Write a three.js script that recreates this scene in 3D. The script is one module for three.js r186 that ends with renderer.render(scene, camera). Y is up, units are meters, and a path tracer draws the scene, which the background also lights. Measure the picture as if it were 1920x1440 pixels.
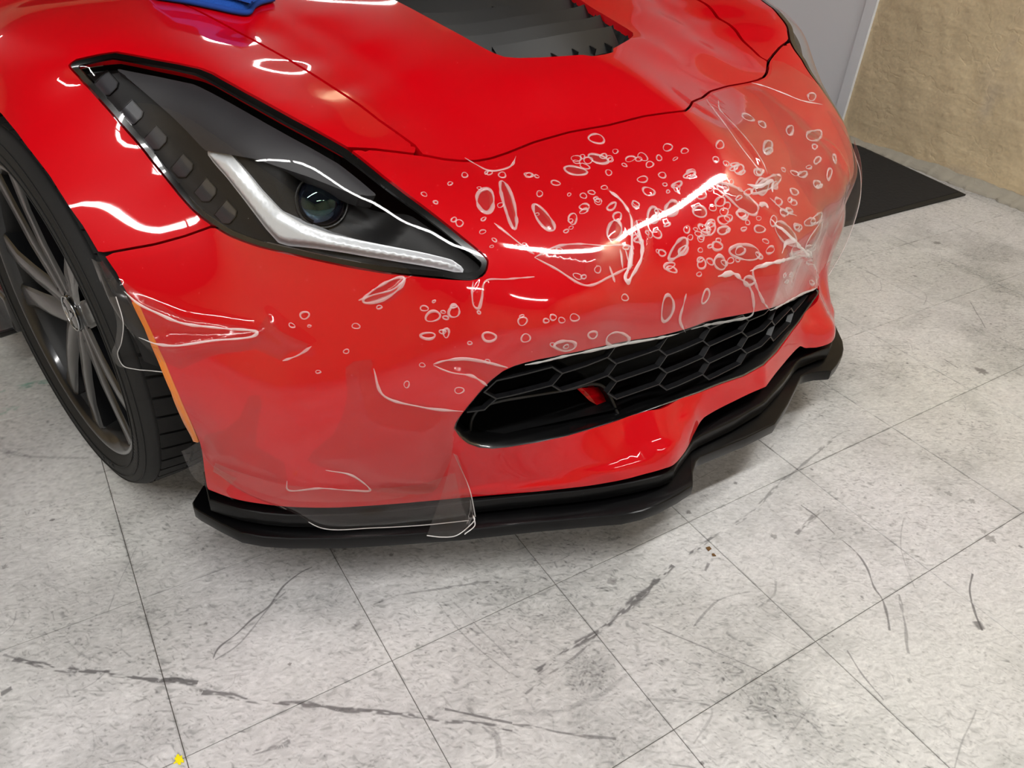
import * as THREE from 'three';
import { mergeGeometries, mergeVertices, toCreasedNormals } from 'three/addons/utils/BufferGeometryUtils.js';
import { RoundedBoxGeometry } from 'three/addons/geometries/RoundedBoxGeometry.js';
import { RectAreaLightUniformsLib } from 'three/addons/lights/RectAreaLightUniformsLib.js';
import { FontLoader } from 'three/addons/loaders/FontLoader.js';
import { TextGeometry } from 'three/addons/geometries/TextGeometry.js';

// World frame = the car's frame: x to the car's left, y up, z forward, front axle at z = 0, floor at y = 0.
const V3 = THREE.Vector3;
const v = (x, y, z) => new V3(x, y, z);
const scene = new THREE.Scene();
const camera = new THREE.PerspectiveCamera(52.65, 4 / 3, 0.02, 60);
camera.position.set(-1.2136, 1.0479, 1.3286);
camera.up.set(0.2647, 0.5576, -0.3013);
camera.lookAt(v(-1.2136 + 0.5998, 1.0479 - 0.5810, 1.3286 - 0.5494));
const renderer = new THREE.WebGLRenderer({ antialias: true });
renderer.toneMapping = THREE.LinearToneMapping;
renderer.toneMappingExposure = 1.36;
renderer.shadowMap.enabled = true;
scene.background = new THREE.Color(0x0b0b0b);
RectAreaLightUniformsLib.init();

// the room lies along the floor tiles: U runs along a tile row towards the plaster wall, F along the wall towards the viewer
const TILE = 0.3048;
const O = v(-0.9413, 0, 0.0632), U = v(0.9711, 0, 0.2386), F = v(-0.2386, 0, 0.9711);
const room = (a, y, b) => O.clone().addScaledVector(U, a).addScaledVector(F, b).setY(y);   // metres along U, up, along F
const ROOM_TURN = Math.atan2(-U.z, U.x);
const CEIL = 2.75;

// ---- ceiling lamps: twin-tube fittings, glowing tubes and an area light of the same size below each
const LAMPS = [];
LAMPS.push([-1.95, 1.35], [-0.65, 1.35], [0.7, 1.35], [2.62, 0.8], [-0.65, 3.9], [1.9, 3.9], [-1.9, -3.4], [2.45, -4.4]);
const LAMP_L = 1.2, LAMP_W = 0.12, LAMP_I = 36;
const lampColor = new THREE.Color(1, 0.99, 0.97);

// ---- small helpers
let seed = 7;
function rnd() { seed = (seed * 1664525 + 1013904223) >>> 0; return seed / 4294967296; }
const R = (a, b) => a + (b - a) * rnd();
const lerp = (a, b, t) => a + (b - a) * t;
const clamp = (x, a, b) => Math.min(b, Math.max(a, x));
const smooth = (a, b, x) => { const t = clamp((x - a) / (b - a), 0, 1); return t * t * (3 - 2 * t); };
const taken = {};
function numbered(n) { const k = taken[n] = (taken[n] ?? -1) + 1; return k ? n + '_' + String(k).padStart(3, '0') : n; }
function shadow(m) { m.castShadow = true; m.receiveShadow = true; return m; }
function mesh(name, geo, mat, parent = scene) {
  const m = shadow(new THREE.Mesh(geo, mat)); m.name = parent === scene ? numbered(name) : name; parent.add(m); return m;
}
function group(name, parent = scene) { const g = new THREE.Group(); g.name = parent === scene ? numbered(name) : name; parent.add(g); return g; }
function tag(o, label, category, grp, kind) {
  if (label) o.userData.label = label; if (category) o.userData.category = category;
  if (grp) o.userData.group = grp; if (kind) o.userData.kind = kind; return o;
}
const std = (o) => new THREE.MeshStandardMaterial(o), phy = (o) => new THREE.MeshPhysicalMaterial(o);
// value noise and fbm (tileable when per > 0)
function hash2(i, j, s) { let h = (i * 374761393 + j * 668265263 + s * 974711) | 0; h = Math.imul(h ^ (h >>> 13), 1274126177); return ((h ^ (h >>> 16)) >>> 0) / 4294967296; }
function vnoise(x, y, s = 0, per = 0) {
  const i = Math.floor(x), j = Math.floor(y), fx = x - i, fy = y - j, w = (a) => per ? ((a % per) + per) % per : a;
  const u = fx * fx * (3 - 2 * fx), q = fy * fy * (3 - 2 * fy);
  return lerp(lerp(hash2(w(i), w(j), s), hash2(w(i + 1), w(j), s), u), lerp(hash2(w(i), w(j + 1), s), hash2(w(i + 1), w(j + 1), s), u), q);
}
function fbm(x, y, oct, s = 0, per = 0) { let a = 0, k = 0.5, f = 1; for (let o = 0; o < oct; o++) { a += k * vnoise(x * f, y * f, s + o, per * f); k *= 0.5; f *= 2; } return a; }
function dataTex(n, fn, srgb, rep = true) {
  const d = new Uint8Array(n * n * 4);
  for (let j = 0; j < n; j++) for (let i = 0; i < n; i++) { const c = fn(i / n, j / n, i, j), k = (j * n + i) * 4; d[k] = c[0]; d[k + 1] = c[1]; d[k + 2] = c[2]; d[k + 3] = 255; }
  const t = new THREE.DataTexture(d, n, n); t.magFilter = THREE.LinearFilter; t.minFilter = THREE.LinearMipmapLinearFilter; t.generateMipmaps = true;
  if (rep) t.wrapS = t.wrapT = THREE.RepeatWrapping; if (srgb) t.colorSpace = THREE.SRGBColorSpace; t.needsUpdate = true; return t;
}
function geoFrom(pos, idx, nor, uv) {
  const g = new THREE.BufferGeometry(); g.setAttribute('position', new THREE.Float32BufferAttribute(pos, 3));
  if (uv) g.setAttribute('uv', new THREE.Float32BufferAttribute(uv, 2));
  if (idx) g.setIndex(idx);
  if (nor) g.setAttribute('normal', new THREE.Float32BufferAttribute(nor, 3)); else g.computeVertexNormals();
  return g;
}
function box(cx, cy, cz, w, h, d, r = 0) { const g = r ? new RoundedBoxGeometry(w, h, d, 2, r) : new THREE.BoxGeometry(w, h, d); g.translate(cx, cy, cz); return g; }
function join(list) { const l = list.map((g) => { const q = g.index ? g.toNonIndexed() : g; if (!q.attributes.normal) q.computeVertexNormals(); for (const k of Object.keys(q.attributes)) if (!['position', 'normal', 'uv'].includes(k)) q.deleteAttribute(k); if (!q.attributes.uv) q.setAttribute('uv', new THREE.Float32BufferAttribute(new Float32Array(q.attributes.position.count * 2), 2)); return q; }); return mergeGeometries(l); }
function tube(pts, r, seg = 40, rs = 8, closed = false) { return new THREE.TubeGeometry(new THREE.CatmullRomCurve3(pts.map((p) => p.isVector3 ? p : v(...p)), closed), seg, r, rs, closed); }
// a bar between two points with a width, a height and an up hint
function bar(a, b, w, h, up = v(0, 1, 0), r = 0) {
  const L = a.distanceTo(b), g = r ? new RoundedBoxGeometry(L, h, w, 2, r) : new THREE.BoxGeometry(L, h, w);
  const x = b.clone().sub(a).normalize(), z = x.clone().cross(up).normalize(), y = z.clone().cross(x);
  g.applyMatrix4(new THREE.Matrix4().makeBasis(x, y, z).setPosition(a.clone().add(b).multiplyScalar(0.5))); return g;
}

// ---- the room
const A0 = -3.4, A1 = 3.148, B0 = -6.2, B1 = 6.4;   // room extents along U and F
function roomBox(a0, a1, y0, y1, b0, b1) { const g = new THREE.BoxGeometry(a1 - a0, y1 - y0, b1 - b0); g.rotateY(ROOM_TURN); const c = room((a0 + a1) / 2, (y0 + y1) / 2, (b0 + b1) / 2); g.translate(c.x, c.y, c.z); return g; }
const grout = std({ color: 0x4a463f, roughness: 0.95 });
const floor = tag(group('floor'), null, null, null, 'structure');
mesh('slab', roomBox(A0 - 0.2, A1 + 0.2, -0.2, -0.0016, B0 - 0.2, B1 + 0.2), grout, floor);
// vinyl tiles: chips, grime, rubber scuffs and drips, in metres of the room (along U, along F)
const SCUFFS = [[[[-.183, .33], [-.16, .351], [-.131, .377], [-.102, .401], [-.059, .43], [-.027, .454], [-.001, .474], [.042, .503]], 9, .8, .6], [[[.045, .521], [.07, .543], [.095, .564], [.132, .595], [.184, .627], [.209, .647], [.248, .672], [.279, .696], [.309, .721], [.34, .745], [.374, .77], [.407, .798]], 9, .75, .65], [[[.337, .722], [.379, .761], [.411, .79]], 4, .7, .2], [[[.411, .791], [.47, .84], [.528, .884]], 5, .6, .5], [[[.071, .473], [.084, .458], [.112, .447], [.142, .431], [.175, .419], [.207, .391], [.239, .377], [.263, .374]], 3, .75, .25], [[[.073, .477], [.115, .465], [.175, .421], [.207, .404]], 2.5, .5, .3], [[[.487, .738], [.52, .733], [.576, .725], [.61, .723], [.639, .721], [.671, .714], [.716, .702], [.767, .691], [.817, .678]], 12, .75, .75], [[[.453, .76], [.508, .75], [.564, .742], [.621, .722]], 5, .55, .5], [[[1.142, .683], [1.145, .719], [1.14, .762], [1.137, .814], [1.123, .854], [1.097, .888], [1.084, .917], [1.041, .962]], 4, .7, .35], [[[1.283, .958], [1.239, .981], [1.207, 1.009], [1.18, 1.04]], 4, .8, .15], [[[1.191, 1.025], [1.184, 1.04]], 12, .7, .3], [[[1.122, .922], [1.075, .966], [1.03, 1.006]], 5, .5, .4], [[[.945, .952], [.929, .999], [.922, 1.039]], 3, .6, .2], [[[.988, .655], [1.043, .65], [1.151, .619], [1.232, .603], [1.344, .579], [1.428, .568]], 8, .5, .7], [[[.699, .757], [.765, .862], [.801, .918]], 2, .55, .2], [[[.42, .776], [.454, .795], [.491, .81], [.552, .815], [.607, .81]], 10, .22, .3], [[[.858, .672], [.904, .665], [.951, .66]], 6, .7, .5], [[[.858, .714], [.876, .703]], 7, .6, .3], [[[1.073, .73], [1.149, .716], [1.181, .709]], 10, .55, .7], [[[1.894, .496], [1.891, .536]], 2.5, .7, .1], [[[2.255, .338], [2.201, .396], [2.15, .451]], 3, .7, .1], [[[.759, .794], [.793, .783], [.833, .773]], 4, .45, .2], [[[-.18, .331], [-.196, .315]], 4, .5, .2], [[[.645, .4], [.639, .469]], 4, .6, .3], [[[.323, .497], [.386, .507], [.455, .53], [.516, .551]], 4, .45, .4], [[[.417, .545], [.419, .597], [.432, .661], [.451, .718]], 3, .4, .3], [[[.439, .559], [.453, .633], [.465, .703]], 2.5, .35, .3], [[[.372, .825], [.382, .795], [.373, .771]], 10, .35, .6], [[[.078, .647], [.113, .653], [.128, .653]], 14, .5, .7], [[[-.204, .383], [-.19, .381]], 14, .7, .2], [[[.306, .324], [.341, .313]], 3, .5, .2], [[[.727, .945], [.788, .995], [.792, 1.031]], 3, .35, .2], [[[.606, .856], [.681, .914], [.62, .946]], 4, .3, .3], [[[.881, .819], [.927, .813], [.953, .794]], 5, .4, .4], [[[.599, .557], [.647, .569], [.687, .563]], 3, .4, .3]];
const SPOTS = [[1.934, .574, .02, .75], [2.536, .043, .016, .7], [2.008, .626, .008, .5], [2.246, .162, .009, .7], [2.288, .119, .006, .6], [2.352, .039, .012, .25], [1.398, .925, .014, .55], [1.403, .907, .008, .5], [1.44, .807, .01, .5], [1.462, .845, .01, .6], [.932, .59, .007, .8], [.699, .653, .011, .5], [1.031, .716, .008, .6], [.283, .526, .012, .4], [.042, .519, .004, .8], [.168, .54, .004, .8], [-.101, .048, .005, .8], [-.181, .128, .008, .6]];
function floorTexture(a0, b0, span, N) {
  const col = new Float32Array(N * N * 3), rel = new Float32Array(N * N), m = span / N;
  for (let j = 0; j < N; j++) for (let i = 0; i < N; i++) {
    const a = a0 + (i + 0.5) * m, b = b0 + (j + 0.5) * m, k = j * N + i;
    const wx = a + 0.008 * (vnoise(a * 60, b * 60, 31) - 0.5), wy = b + 0.008 * (vnoise(a * 60, b * 60, 32) - 0.5);
    const chip = vnoise(wx * 130 + wy * 40, wy * 330 - wx * 60, 1), chip2 = vnoise(wx * 300 - wy * 90, wy * 460 + wx * 110, 2), cloud = fbm(a * 3.2, b * 3.2, 4, 5), cloud2 = fbm(a * 9, b * 9, 3, 9), tint = fbm(a * 1.7 + 9, b * 1.7, 3, 14);
    const fine = hash2(i, j, 3);
    let L = 0.63 + 0.13 * (chip - 0.5) + 0.10 * (chip2 - 0.5) + 0.05 * (fine - 0.5);
    const fl = vnoise(wx * 100 + wy * 55, wy * 300 - wx * 165, 17), fl2 = vnoise(wx * 60 + wy * 130, wx * 420 - wy * 190, 18), dirty = 0.45 + 0.9 * vnoise(a * 7, b * 7, 19);
    L -= dirty * (0.15 * smooth(0.66, 0.95, fl) + 0.17 * smooth(0.74, 0.97, fl2)); L += 0.06 * smooth(0.3, 0.1, fl);
    const veil = smooth(0.40, 0.66, cloud) * 0.6 + smooth(0.46, 0.7, cloud2) * 0.5; L -= 0.24 * veil * (0.35 + 1.1 * chip2);
    if (chip2 > 0.86 && chip > 0.5) L -= 0.12 * (chip2 - 0.86) * 7 * (0.5 + vnoise(a * 25, b * 25, 8));
    const dk = vnoise(a * 150, b * 190, 21); if (dk > 0.93 && vnoise(a * 12, b * 12, 22) > 0.45) L -= 0.2 * (dk - 0.93) * 14;
    col[3 * k] = L * (1.0 + 0.03 * (tint - 0.5)); col[3 * k + 1] = L * (0.985 + 0.02 * (cloud2 - 0.5)); col[3 * k + 2] = L * (0.965 + 0.14 * (tint - 0.45)); rel[k] = chip * 0.5 + chip2 * 0.5;
    const ea = Math.abs(a / TILE - Math.round(a / TILE)) * TILE, eb = Math.abs(b / TILE - Math.round(b / TILE)) * TILE, ed = Math.min(ea, eb), gr = smooth(0.55, 0.8, vnoise(a * 40, b * 40, 27)) * (ed < 0.0025 ? 0.22 : 0); if (gr) for (let q = 0; q < 3; q++) col[3 * k + q] *= 1 - gr;
  }
  const stain = (k, w, c) => { for (let q = 0; q < 3; q++) col[3 * k + q] = lerp(col[3 * k + q], c[q], w); };
  function stroke(pts, w, dark, broken, c = [0.075, 0.07, 0.072], s = 1) {
    let run = 0;
    const P = new THREE.SplineCurve(pts.map((p) => new THREE.Vector2(p[0], p[1]))).getPoints(Math.max(6, pts.length * 10));
    for (let q = 0; q + 1 < P.length; q++) {
      const A = P[q], B = P[q + 1], L = A.distanceTo(B), pad = w * 1.2 + m; if (L < 1e-6) continue;
      const i0 = Math.max(0, Math.floor((Math.min(A.x, B.x) - pad - a0) / m)), i1 = Math.min(N - 1, Math.ceil((Math.max(A.x, B.x) + pad - a0) / m)), j0 = Math.max(0, Math.floor((Math.min(A.y, B.y) - pad - b0) / m)), j1 = Math.min(N - 1, Math.ceil((Math.max(A.y, B.y) + pad - b0) / m));
      for (let j = j0; j <= j1; j++) for (let i = i0; i <= i1; i++) {
        const x = a0 + (i + 0.5) * m, y = b0 + (j + 0.5) * m, t = ((x - A.x) * (B.x - A.x) + (y - A.y) * (B.y - A.y)) / (L * L); if (t < 0 || t > 1) continue;
        const along = run + t * L, side = ((x - A.x) * (B.y - A.y) - (y - A.y) * (B.x - A.x)) / L, off = w * 0.5 * (vnoise(along * 28, s, 41) - 0.5), d = Math.abs(side - off) / Math.max(m * 0.7, w * 0.5 * (0.5 + vnoise(along * 45, s * 3, 42)));
        const holes = broken ? smooth(broken * 0.8 - 0.15, broken * 0.8 + 0.12, vnoise(along * 110, side * 420, 43) * 0.65 + vnoise(along * 30, s * 7, 44) * 0.5) : 1;
        stain(j * N + i, dark * holes * smooth(1.15, 0.5, d), c);
      }
      run += L;
    }
  }
  seed = 99;
  for (let k = 0; k < 520; k++) { const a = R(-1.2, 3.2), b = R(-1.6, 1.6), an = R(0, 6.28), l = Math.pow(rnd(), 2.2) * 0.28 + 0.02, cu = R(-0.6, 0.6); stroke([[a, b], [a + Math.cos(an) * l / 2, b + Math.sin(an) * l / 2], [a + Math.cos(an + cu) * l, b + Math.sin(an + cu) * l]], R(0.001, 0.0024), R(0.1, 0.5), R(0.1, 0.6), [0.09, 0.085, 0.09], k); }
  for (let k = 0; k < 90; k++) { const a = R(-1, 3), b = R(-1.2, 1.4), an = R(0, 6.28), l = R(0.02, 0.09); for (let q = 0; q < 4; q++) { const ox = R(-0.012, 0.012), oy = R(-0.012, 0.012); stroke([[a + ox, b + oy], [a + ox + Math.cos(an) * l, b + oy + Math.sin(an) * l]], 0.0013, R(0.12, 0.3), 0.4, [0.1, 0.09, 0.1], k * 5 + q); } }
  SCUFFS.forEach(([pts, w, d, br], k) => stroke(pts, w / 1000, Math.min(0.92, d), br, [0.06, 0.055, 0.058], k + 3));
  function blot(a, b, r, d, c, rag = 0.5) { for (let j = Math.max(0, Math.floor((b - 2 * r - b0) / m)); j <= Math.min(N - 1, (b + 2 * r - b0) / m); j++) for (let i = Math.max(0, Math.floor((a - 2 * r - a0) / m)); i <= Math.min(N - 1, (a + 2 * r - a0) / m); i++) { const x = a0 + (i + 0.5) * m - a, y = b0 + (j + 0.5) * m - b, an = Math.atan2(y, x), q = Math.hypot(x, y) / (r * (1 - rag / 2 + rag * vnoise(Math.cos(an) * 3 + a * 50, Math.sin(an) * 3 + b * 50, 51))); stain(j * N + i, d * smooth(1.05, 0.75, q), c); } }
  for (const [a, b, r, d] of SPOTS) blot(a, b, r * 0.75, d * 0.9, [0.1, 0.09, 0.085], 0.9);
  for (let k = 0; k < 260; k++) blot(R(-1, 3), R(-1.4, 1.5), R(0.0012, 0.004), R(0.3, 0.8), [0.07, 0.065, 0.065], 1);
  for (let k = 0; k < 26; k++) blot(R(-1, 3), R(-1.4, 1.5), R(0.006, 0.013), R(0.1, 0.3), [0.2, 0.19, 0.18], 1);
  for (const [a, b] of [[-.078, -.416], [-.057, -.418], [-.141, -.339], [-.11, -.416]]) for (let k = 0; k < 7; k++) { const x = a + R(-0.03, 0.03), y = b + R(-0.012, 0.012); stroke([[x, y], [x + R(-0.03, 0.03), y + R(-0.01, 0.01)]], 0.006, 0.35, 0.6, [0.05, 0.26, 0.17], k); }
  const px = new Uint8Array(N * N * 4), enc = (x) => { x = clamp(x, 0, 1); return Math.round(255 * (x <= 0.0031308 ? 12.92 * x : 1.055 * Math.pow(x, 1 / 2.4) - 0.055)); };
  const bp = new Uint8Array(N * N * 4);
  for (let k = 0; k < N * N; k++) { for (let q = 0; q < 3; q++) { px[4 * k + q] = enc(col[3 * k + q]); bp[4 * k + q] = Math.round(255 * clamp(rel[k], 0, 1)); } px[4 * k + 3] = bp[4 * k + 3] = 255; }
  const mk = (d, s) => { const t = new THREE.DataTexture(d, N, N); t.magFilter = THREE.LinearFilter; t.minFilter = THREE.LinearMipmapLinearFilter; t.generateMipmaps = true; t.anisotropy = 8; if (s) t.colorSpace = THREE.SRGBColorSpace; t.needsUpdate = true; return t; };
  return std({ map: mk(px, true), bumpMap: mk(bp, false), bumpScale: 0.0004, roughness: 0.42 });
}
const NEAR = [-1, 0, 7], FAR = [-12, -14, 28];   // tile origin (along U, along F) and span in tiles
const floorNear = floorTexture(NEAR[0] * TILE, NEAR[1] * TILE, NEAR[2] * TILE, 2048), floorFar = floorTexture(FAR[0] * TILE, FAR[1] * TILE, FAR[2] * TILE, 2048);
const MID = [3, -6, 8], floorMid = floorTexture(MID[0] * TILE, MID[1] * TILE, MID[2] * TILE, 1536);
const floorPick = (i, j) => i >= NEAR[0] && i < NEAR[0] + 7 && j >= NEAR[1] && j < NEAR[1] + 7 ? [floorNear, NEAR] : i >= MID[0] && i < MID[0] + 8 && j >= MID[1] && j < MID[1] + 8 ? [floorMid, MID] : [floorFar, FAR];

function tileGeo(i, j, lift, fr) {
  const e = 0.0005, c = 0.0007, x0 = i * TILE + e, x1 = (i + 1) * TILE - e, z0 = j * TILE + e, z1 = (j + 1) * TILE - e;
  const ring = (d, y) => [[x0 + d, y, z0 + d], [x1 - d, y, z0 + d], [x1 - d, y, z1 - d], [x0 + d, y, z1 - d]];
  const L = [ring(0, -0.003), ring(0, lift - c), ring(c, lift)], pos = [], uv = [], idx = [];
  const put = (q) => { const P = room(q[0], q[1], q[2]); pos.push(P.x, P.y, P.z); uv.push((q[0] / TILE - fr[0]) / fr[2], (q[2] / TILE - fr[1]) / fr[2]); };
  for (let k = 0; k < 2; k++) for (let s = 0; s < 4; s++) { const b = pos.length / 3, n = (s + 1) % 4; [L[k][s], L[k][n], L[k + 1][n], L[k + 1][s]].forEach(put); idx.push(b, b + 2, b + 1, b, b + 3, b + 2); }
  const b = pos.length / 3; L[2].forEach(put); idx.push(b, b + 2, b + 1, b, b + 3, b + 2);
  return geoFrom(pos, idx, null, uv);
}
{
  const rest = [];
  for (let j = Math.floor(B0 / TILE); j < B1 / TILE; j++) for (let i = Math.floor(A0 / TILE); i < A1 / TILE; i++) {
    const near = i >= -3 && i <= 10 && j >= -5 && j <= 7, [fm, fr] = near ? floorPick(i, j) : [floorFar, FAR], g = tileGeo(i, j, R(-0.0003, 0.0003), fr);
    if (near) mesh('floor_tile', g, fm, floor); else rest.push(g);
  }
  tag(mesh('floor_tiles', join(rest), floorFar, floor), null, null, null, 'stuff');
}
const struct = (o) => tag(o, null, null, null, 'structure');
struct(mesh('ceiling', roomBox(A0 - 0.2, A1 + 0.2, CEIL, CEIL + 0.2, B0 - 0.2, B1 + 0.2), std({ color: 0x3c3c3b, roughness: 0.95 })));
// plaster: uneven skim coat painted cream, scuffed and greyer in patches low down
const plasterTex = dataTex(1024, (x, y) => { const g = fbm(x * 8, y * 8, 5, 61, 8), h = vnoise(x * 200, y * 200, 62, 200), st = smooth(0.52, 0.7, fbm(x * 5, y * 5, 4, 66, 5)), L = 0.93 + 0.1 * (g - 0.5) + 0.05 * (h - 0.5); return [243 * L - 22 * st, 222 * L - 18 * st, 182 * L - 4 * st]; }, true);
const plasterBump = dataTex(1024, (x, y) => { const s = fbm(x * 18 + fbm(x * 6, y * 6, 3, 72, 6) * 1.5, y * 60, 4, 71), t = fbm(x * 90, y * 90, 3, 73, 90), r = Math.abs(fbm(x * 12, y * 12, 4, 75, 12) - 0.5) < 0.012 ? 0.4 : 0; const k = 255 * clamp(0.55 * s + 0.35 * t + r * 0.25, 0, 1); return [k, k, k]; }, false);
const plaster = std({ map: plasterTex, bumpMap: plasterBump, bumpScale: 0.0045, roughness: 0.85 });
function plasterFace(a, b0, b1, y0, y1, nx, step = 0.02, turn = 0) {   // a gently lumpy face seen from -U
  const ni = Math.max(2, Math.round((b1 - b0) / step)), nj = Math.max(2, Math.round((y1 - y0) / step)), pos = [], uv = [], idx = [];
  for (let j = 0; j <= nj; j++) for (let i = 0; i <= ni; i++) { const b = lerp(b0, b1, i / ni), y = lerp(y0, y1, j / nj), d = 0.016 * (fbm(b * 4, y * 4, 4, 81) - 0.5) + 0.006 * (fbm(b * 22, y * 14, 3, 83) - 0.5), e = Math.min(1, 40 * Math.min(b - b0, b1 - b) + 0.0), P = room(a - 0.006 - d * e, y, b); pos.push(P.x, P.y, P.z); uv.push(b / 1.4, y / 1.4); }
  for (let j = 0; j < nj; j++) for (let i = 0; i < ni; i++) { const k = j * (ni + 1) + i; idx.push(k, k + ni + 1, k + 1, k + 1, k + ni + 1, k + ni + 2); }
  return geoFrom(pos, idx, null, uv);
}
const DB0 = -1.83, DB1 = -0.862, DH = 2.05;   // door opening along the wall
const wr = struct(group('wall_right'));
mesh('plaster', plasterFace(A1, DB1, 2.2, 0, CEIL, -1, 0.0125), plaster, wr);
mesh('masonry', join([roomBox(A1 + 0.006, A1 + 0.2, 0, CEIL, DB1, B1), roomBox(A1 + 0.006, A1 + 0.2, DH, CEIL, DB0, DB1), roomBox(A1 + 0.006, A1 + 0.2, 0, CEIL, B0, DB0)]), std({ color: 0xcdb992, roughness: 0.9 }), wr);
{ // rough cement fillet where the wall meets the floor
  const pos = [], idx = [], uv = [], n = 420; for (let i = 0; i <= n; i++) { const b = lerp(-0.86, 2.2, i / n), w = 0.045 + 0.03 * (fbm(b * 9, 2, 4, 91) - 0.5) + 0.012 * (vnoise(b * 70, 1, 92) - 0.5), h = 0.02 + 0.02 * (fbm(b * 14, 5, 3, 93) - 0.4);
    [[0.0, h + 0.016], [0.3, h], [0.75, h * 0.75], [1, h * 0.3], [1.04, -0.001]].forEach(([t, y], k) => { const P = room(A1 - 0.002 - w * t, y + 0.004 * (vnoise(b * 60, k * 3, 94) - 0.5), b); pos.push(P.x, P.y, P.z); uv.push(b / 1.4, k * 0.02); }); }
  for (let i = 0; i < n; i++) for (let k = 0; k < 4; k++) { const a = i * 5 + k; idx.push(a, a + 1, a + 5, a + 1, a + 6, a + 5); }
  mesh('cement_fillet', geoFrom(pos, idx, null, uv), std({ color: 0xa8a294, roughness: 0.9, bumpMap: plasterBump, bumpScale: 0.004 }), wr);
}
const doorWhite = std({ color: 0xf0f4f9, roughness: 0.4 });
const door1 = struct(group('door_1'));
mesh('door_leaf', roomBox(A1 - 0.006, A1 + 0.036, 0.03, DH - 0.045, DB0 + 0.045, DB1 - 0.052), doorWhite, door1);
mesh('door_frame', join([roomBox(A1 - 0.02, A1 + 0.06, 0, DH, DB1 - 0.047, DB1 + 0.002), roomBox(A1 - 0.02, A1 + 0.06, 0, DH, DB0, DB0 + 0.04), roomBox(A1 - 0.02, A1 + 0.06, DH - 0.04, DH, DB0 + 0.04, DB1 - 0.047)]), doorWhite, door1);
mesh('door_backing', roomBox(A1 + 0.07, A1 + 0.2, 0, DH, DB0, DB1), std({ color: 0x222222, roughness: 0.9 }), door1);
{ const k = new THREE.SphereGeometry(0.028, 24, 16); const c = room(A1 - 0.055, 1.0, DB0 + 0.1); k.translate(c.x, c.y, c.z); mesh('door_knob', k, std({ color: 0xaaa69c, roughness: 0.3, metalness: 1 }), door1); }
const wallPaint = std({ map: plasterTex, roughness: 0.9 });
struct(mesh('wall_left', roomBox(A0 - 0.2, A0, 0, CEIL, B0, B1), wallPaint));
struct(mesh('wall_back', roomBox(A0, A1, 0, CEIL, B0 - 0.2, B0), wallPaint));
struct(mesh('wall_front', roomBox(A0, A1, 0, CEIL, B1, B1 + 0.2), wallPaint));
// rubber mats by the wall
const matRubber = std({ color: 0x101013, roughness: 0.8, bumpMap: dataTex(256, (x, y) => { const k = 120 + 135 * hash2(Math.floor(x * 128), Math.floor(y * 128), 5); return [k, k, k]; }), bumpScale: 0.0015 });
function floorMat_(name, pts, th, label) {
  const sh = new THREE.Shape(pts.map(([x, z]) => new THREE.Vector2(x, -z)));
  const body = new THREE.ExtrudeGeometry(sh, { depth: th - 0.003, bevelEnabled: true, bevelThickness: 0.003, bevelSize: 0.012, bevelOffset: -0.012, bevelSegments: 1 }); body.rotateX(-Math.PI / 2); body.translate(0, 0.0008, 0);
  const g = tag(group(name), label, 'mat'); mesh('backing', body, std({ color: 0x16150f, roughness: 0.7 }), g);
  const cx = pts.reduce((s, p) => s + p[0], 0) / pts.length, cz = pts.reduce((s, p) => s + p[1], 0) / pts.length;
  const inn = new THREE.Shape(pts.map(([x, z]) => { const d = Math.hypot(cx - x, cz - z), k = 0.03 / d; return new THREE.Vector2(x + (cx - x) * k, -(z + (cz - z) * k)); }));
  const top = new THREE.ExtrudeGeometry(inn, { depth: 0.003, bevelEnabled: true, bevelThickness: 0.001, bevelSize: 0.002, bevelSegments: 1 }); top.rotateX(-Math.PI / 2); top.translate(0, th - 0.001, 0); mesh('pile', top, matRubber, g);
  return g;
}
floorMat_('floor_mat', [[2.047, .617], [2.262, .115], [2.33, -.07], [1.42, -.34], [1.12, .375]], 0.009, 'black rubber floor mat with a worn pile lying along the plaster wall');
floorMat_('floor_mat', [[2.395, .07], [2.50, -.33], [1.45, -.62], [1.35, -.24]], 0.007, 'second black floor mat, mostly hidden behind the car, by the white door');

// ---- ceiling lamps
const lampBody = std({ color: 0xe9e9e6, roughness: 0.5 }), lampGlow = std({ color: 0xffffff, emissive: lampColor, emissiveIntensity: 9, roughness: 0.4 });
LAMPS.forEach(([a, b], k) => {
  const g = tag(group('ceiling_lamp'), 'white ceiling batten lamp with two glowing tubes above the car', 'lamp', 'ceiling batten lamps');
  const c = room(a, CEIL - 0.03, b); g.position.copy(c); g.rotation.y = ROOM_TURN;
  mesh('housing', box(0, 0, 0, LAMP_L + 0.06, 0.05, 0.16, 0.012), lampBody, g);
  for (const s of [-1, 1]) { const t = new THREE.CylinderGeometry(0.0135, 0.0135, LAMP_L, 16); t.rotateZ(Math.PI / 2); t.translate(0, -0.045, s * 0.042); mesh('tube', t, lampGlow, g); }
  const L = new THREE.RectAreaLight(lampColor, LAMP_I, LAMP_L, LAMP_W); L.position.set(0, -0.064, 0); L.rotation.x = -Math.PI / 2; L.name = 'tube_light'; L.castShadow = true; g.add(L);
});

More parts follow.
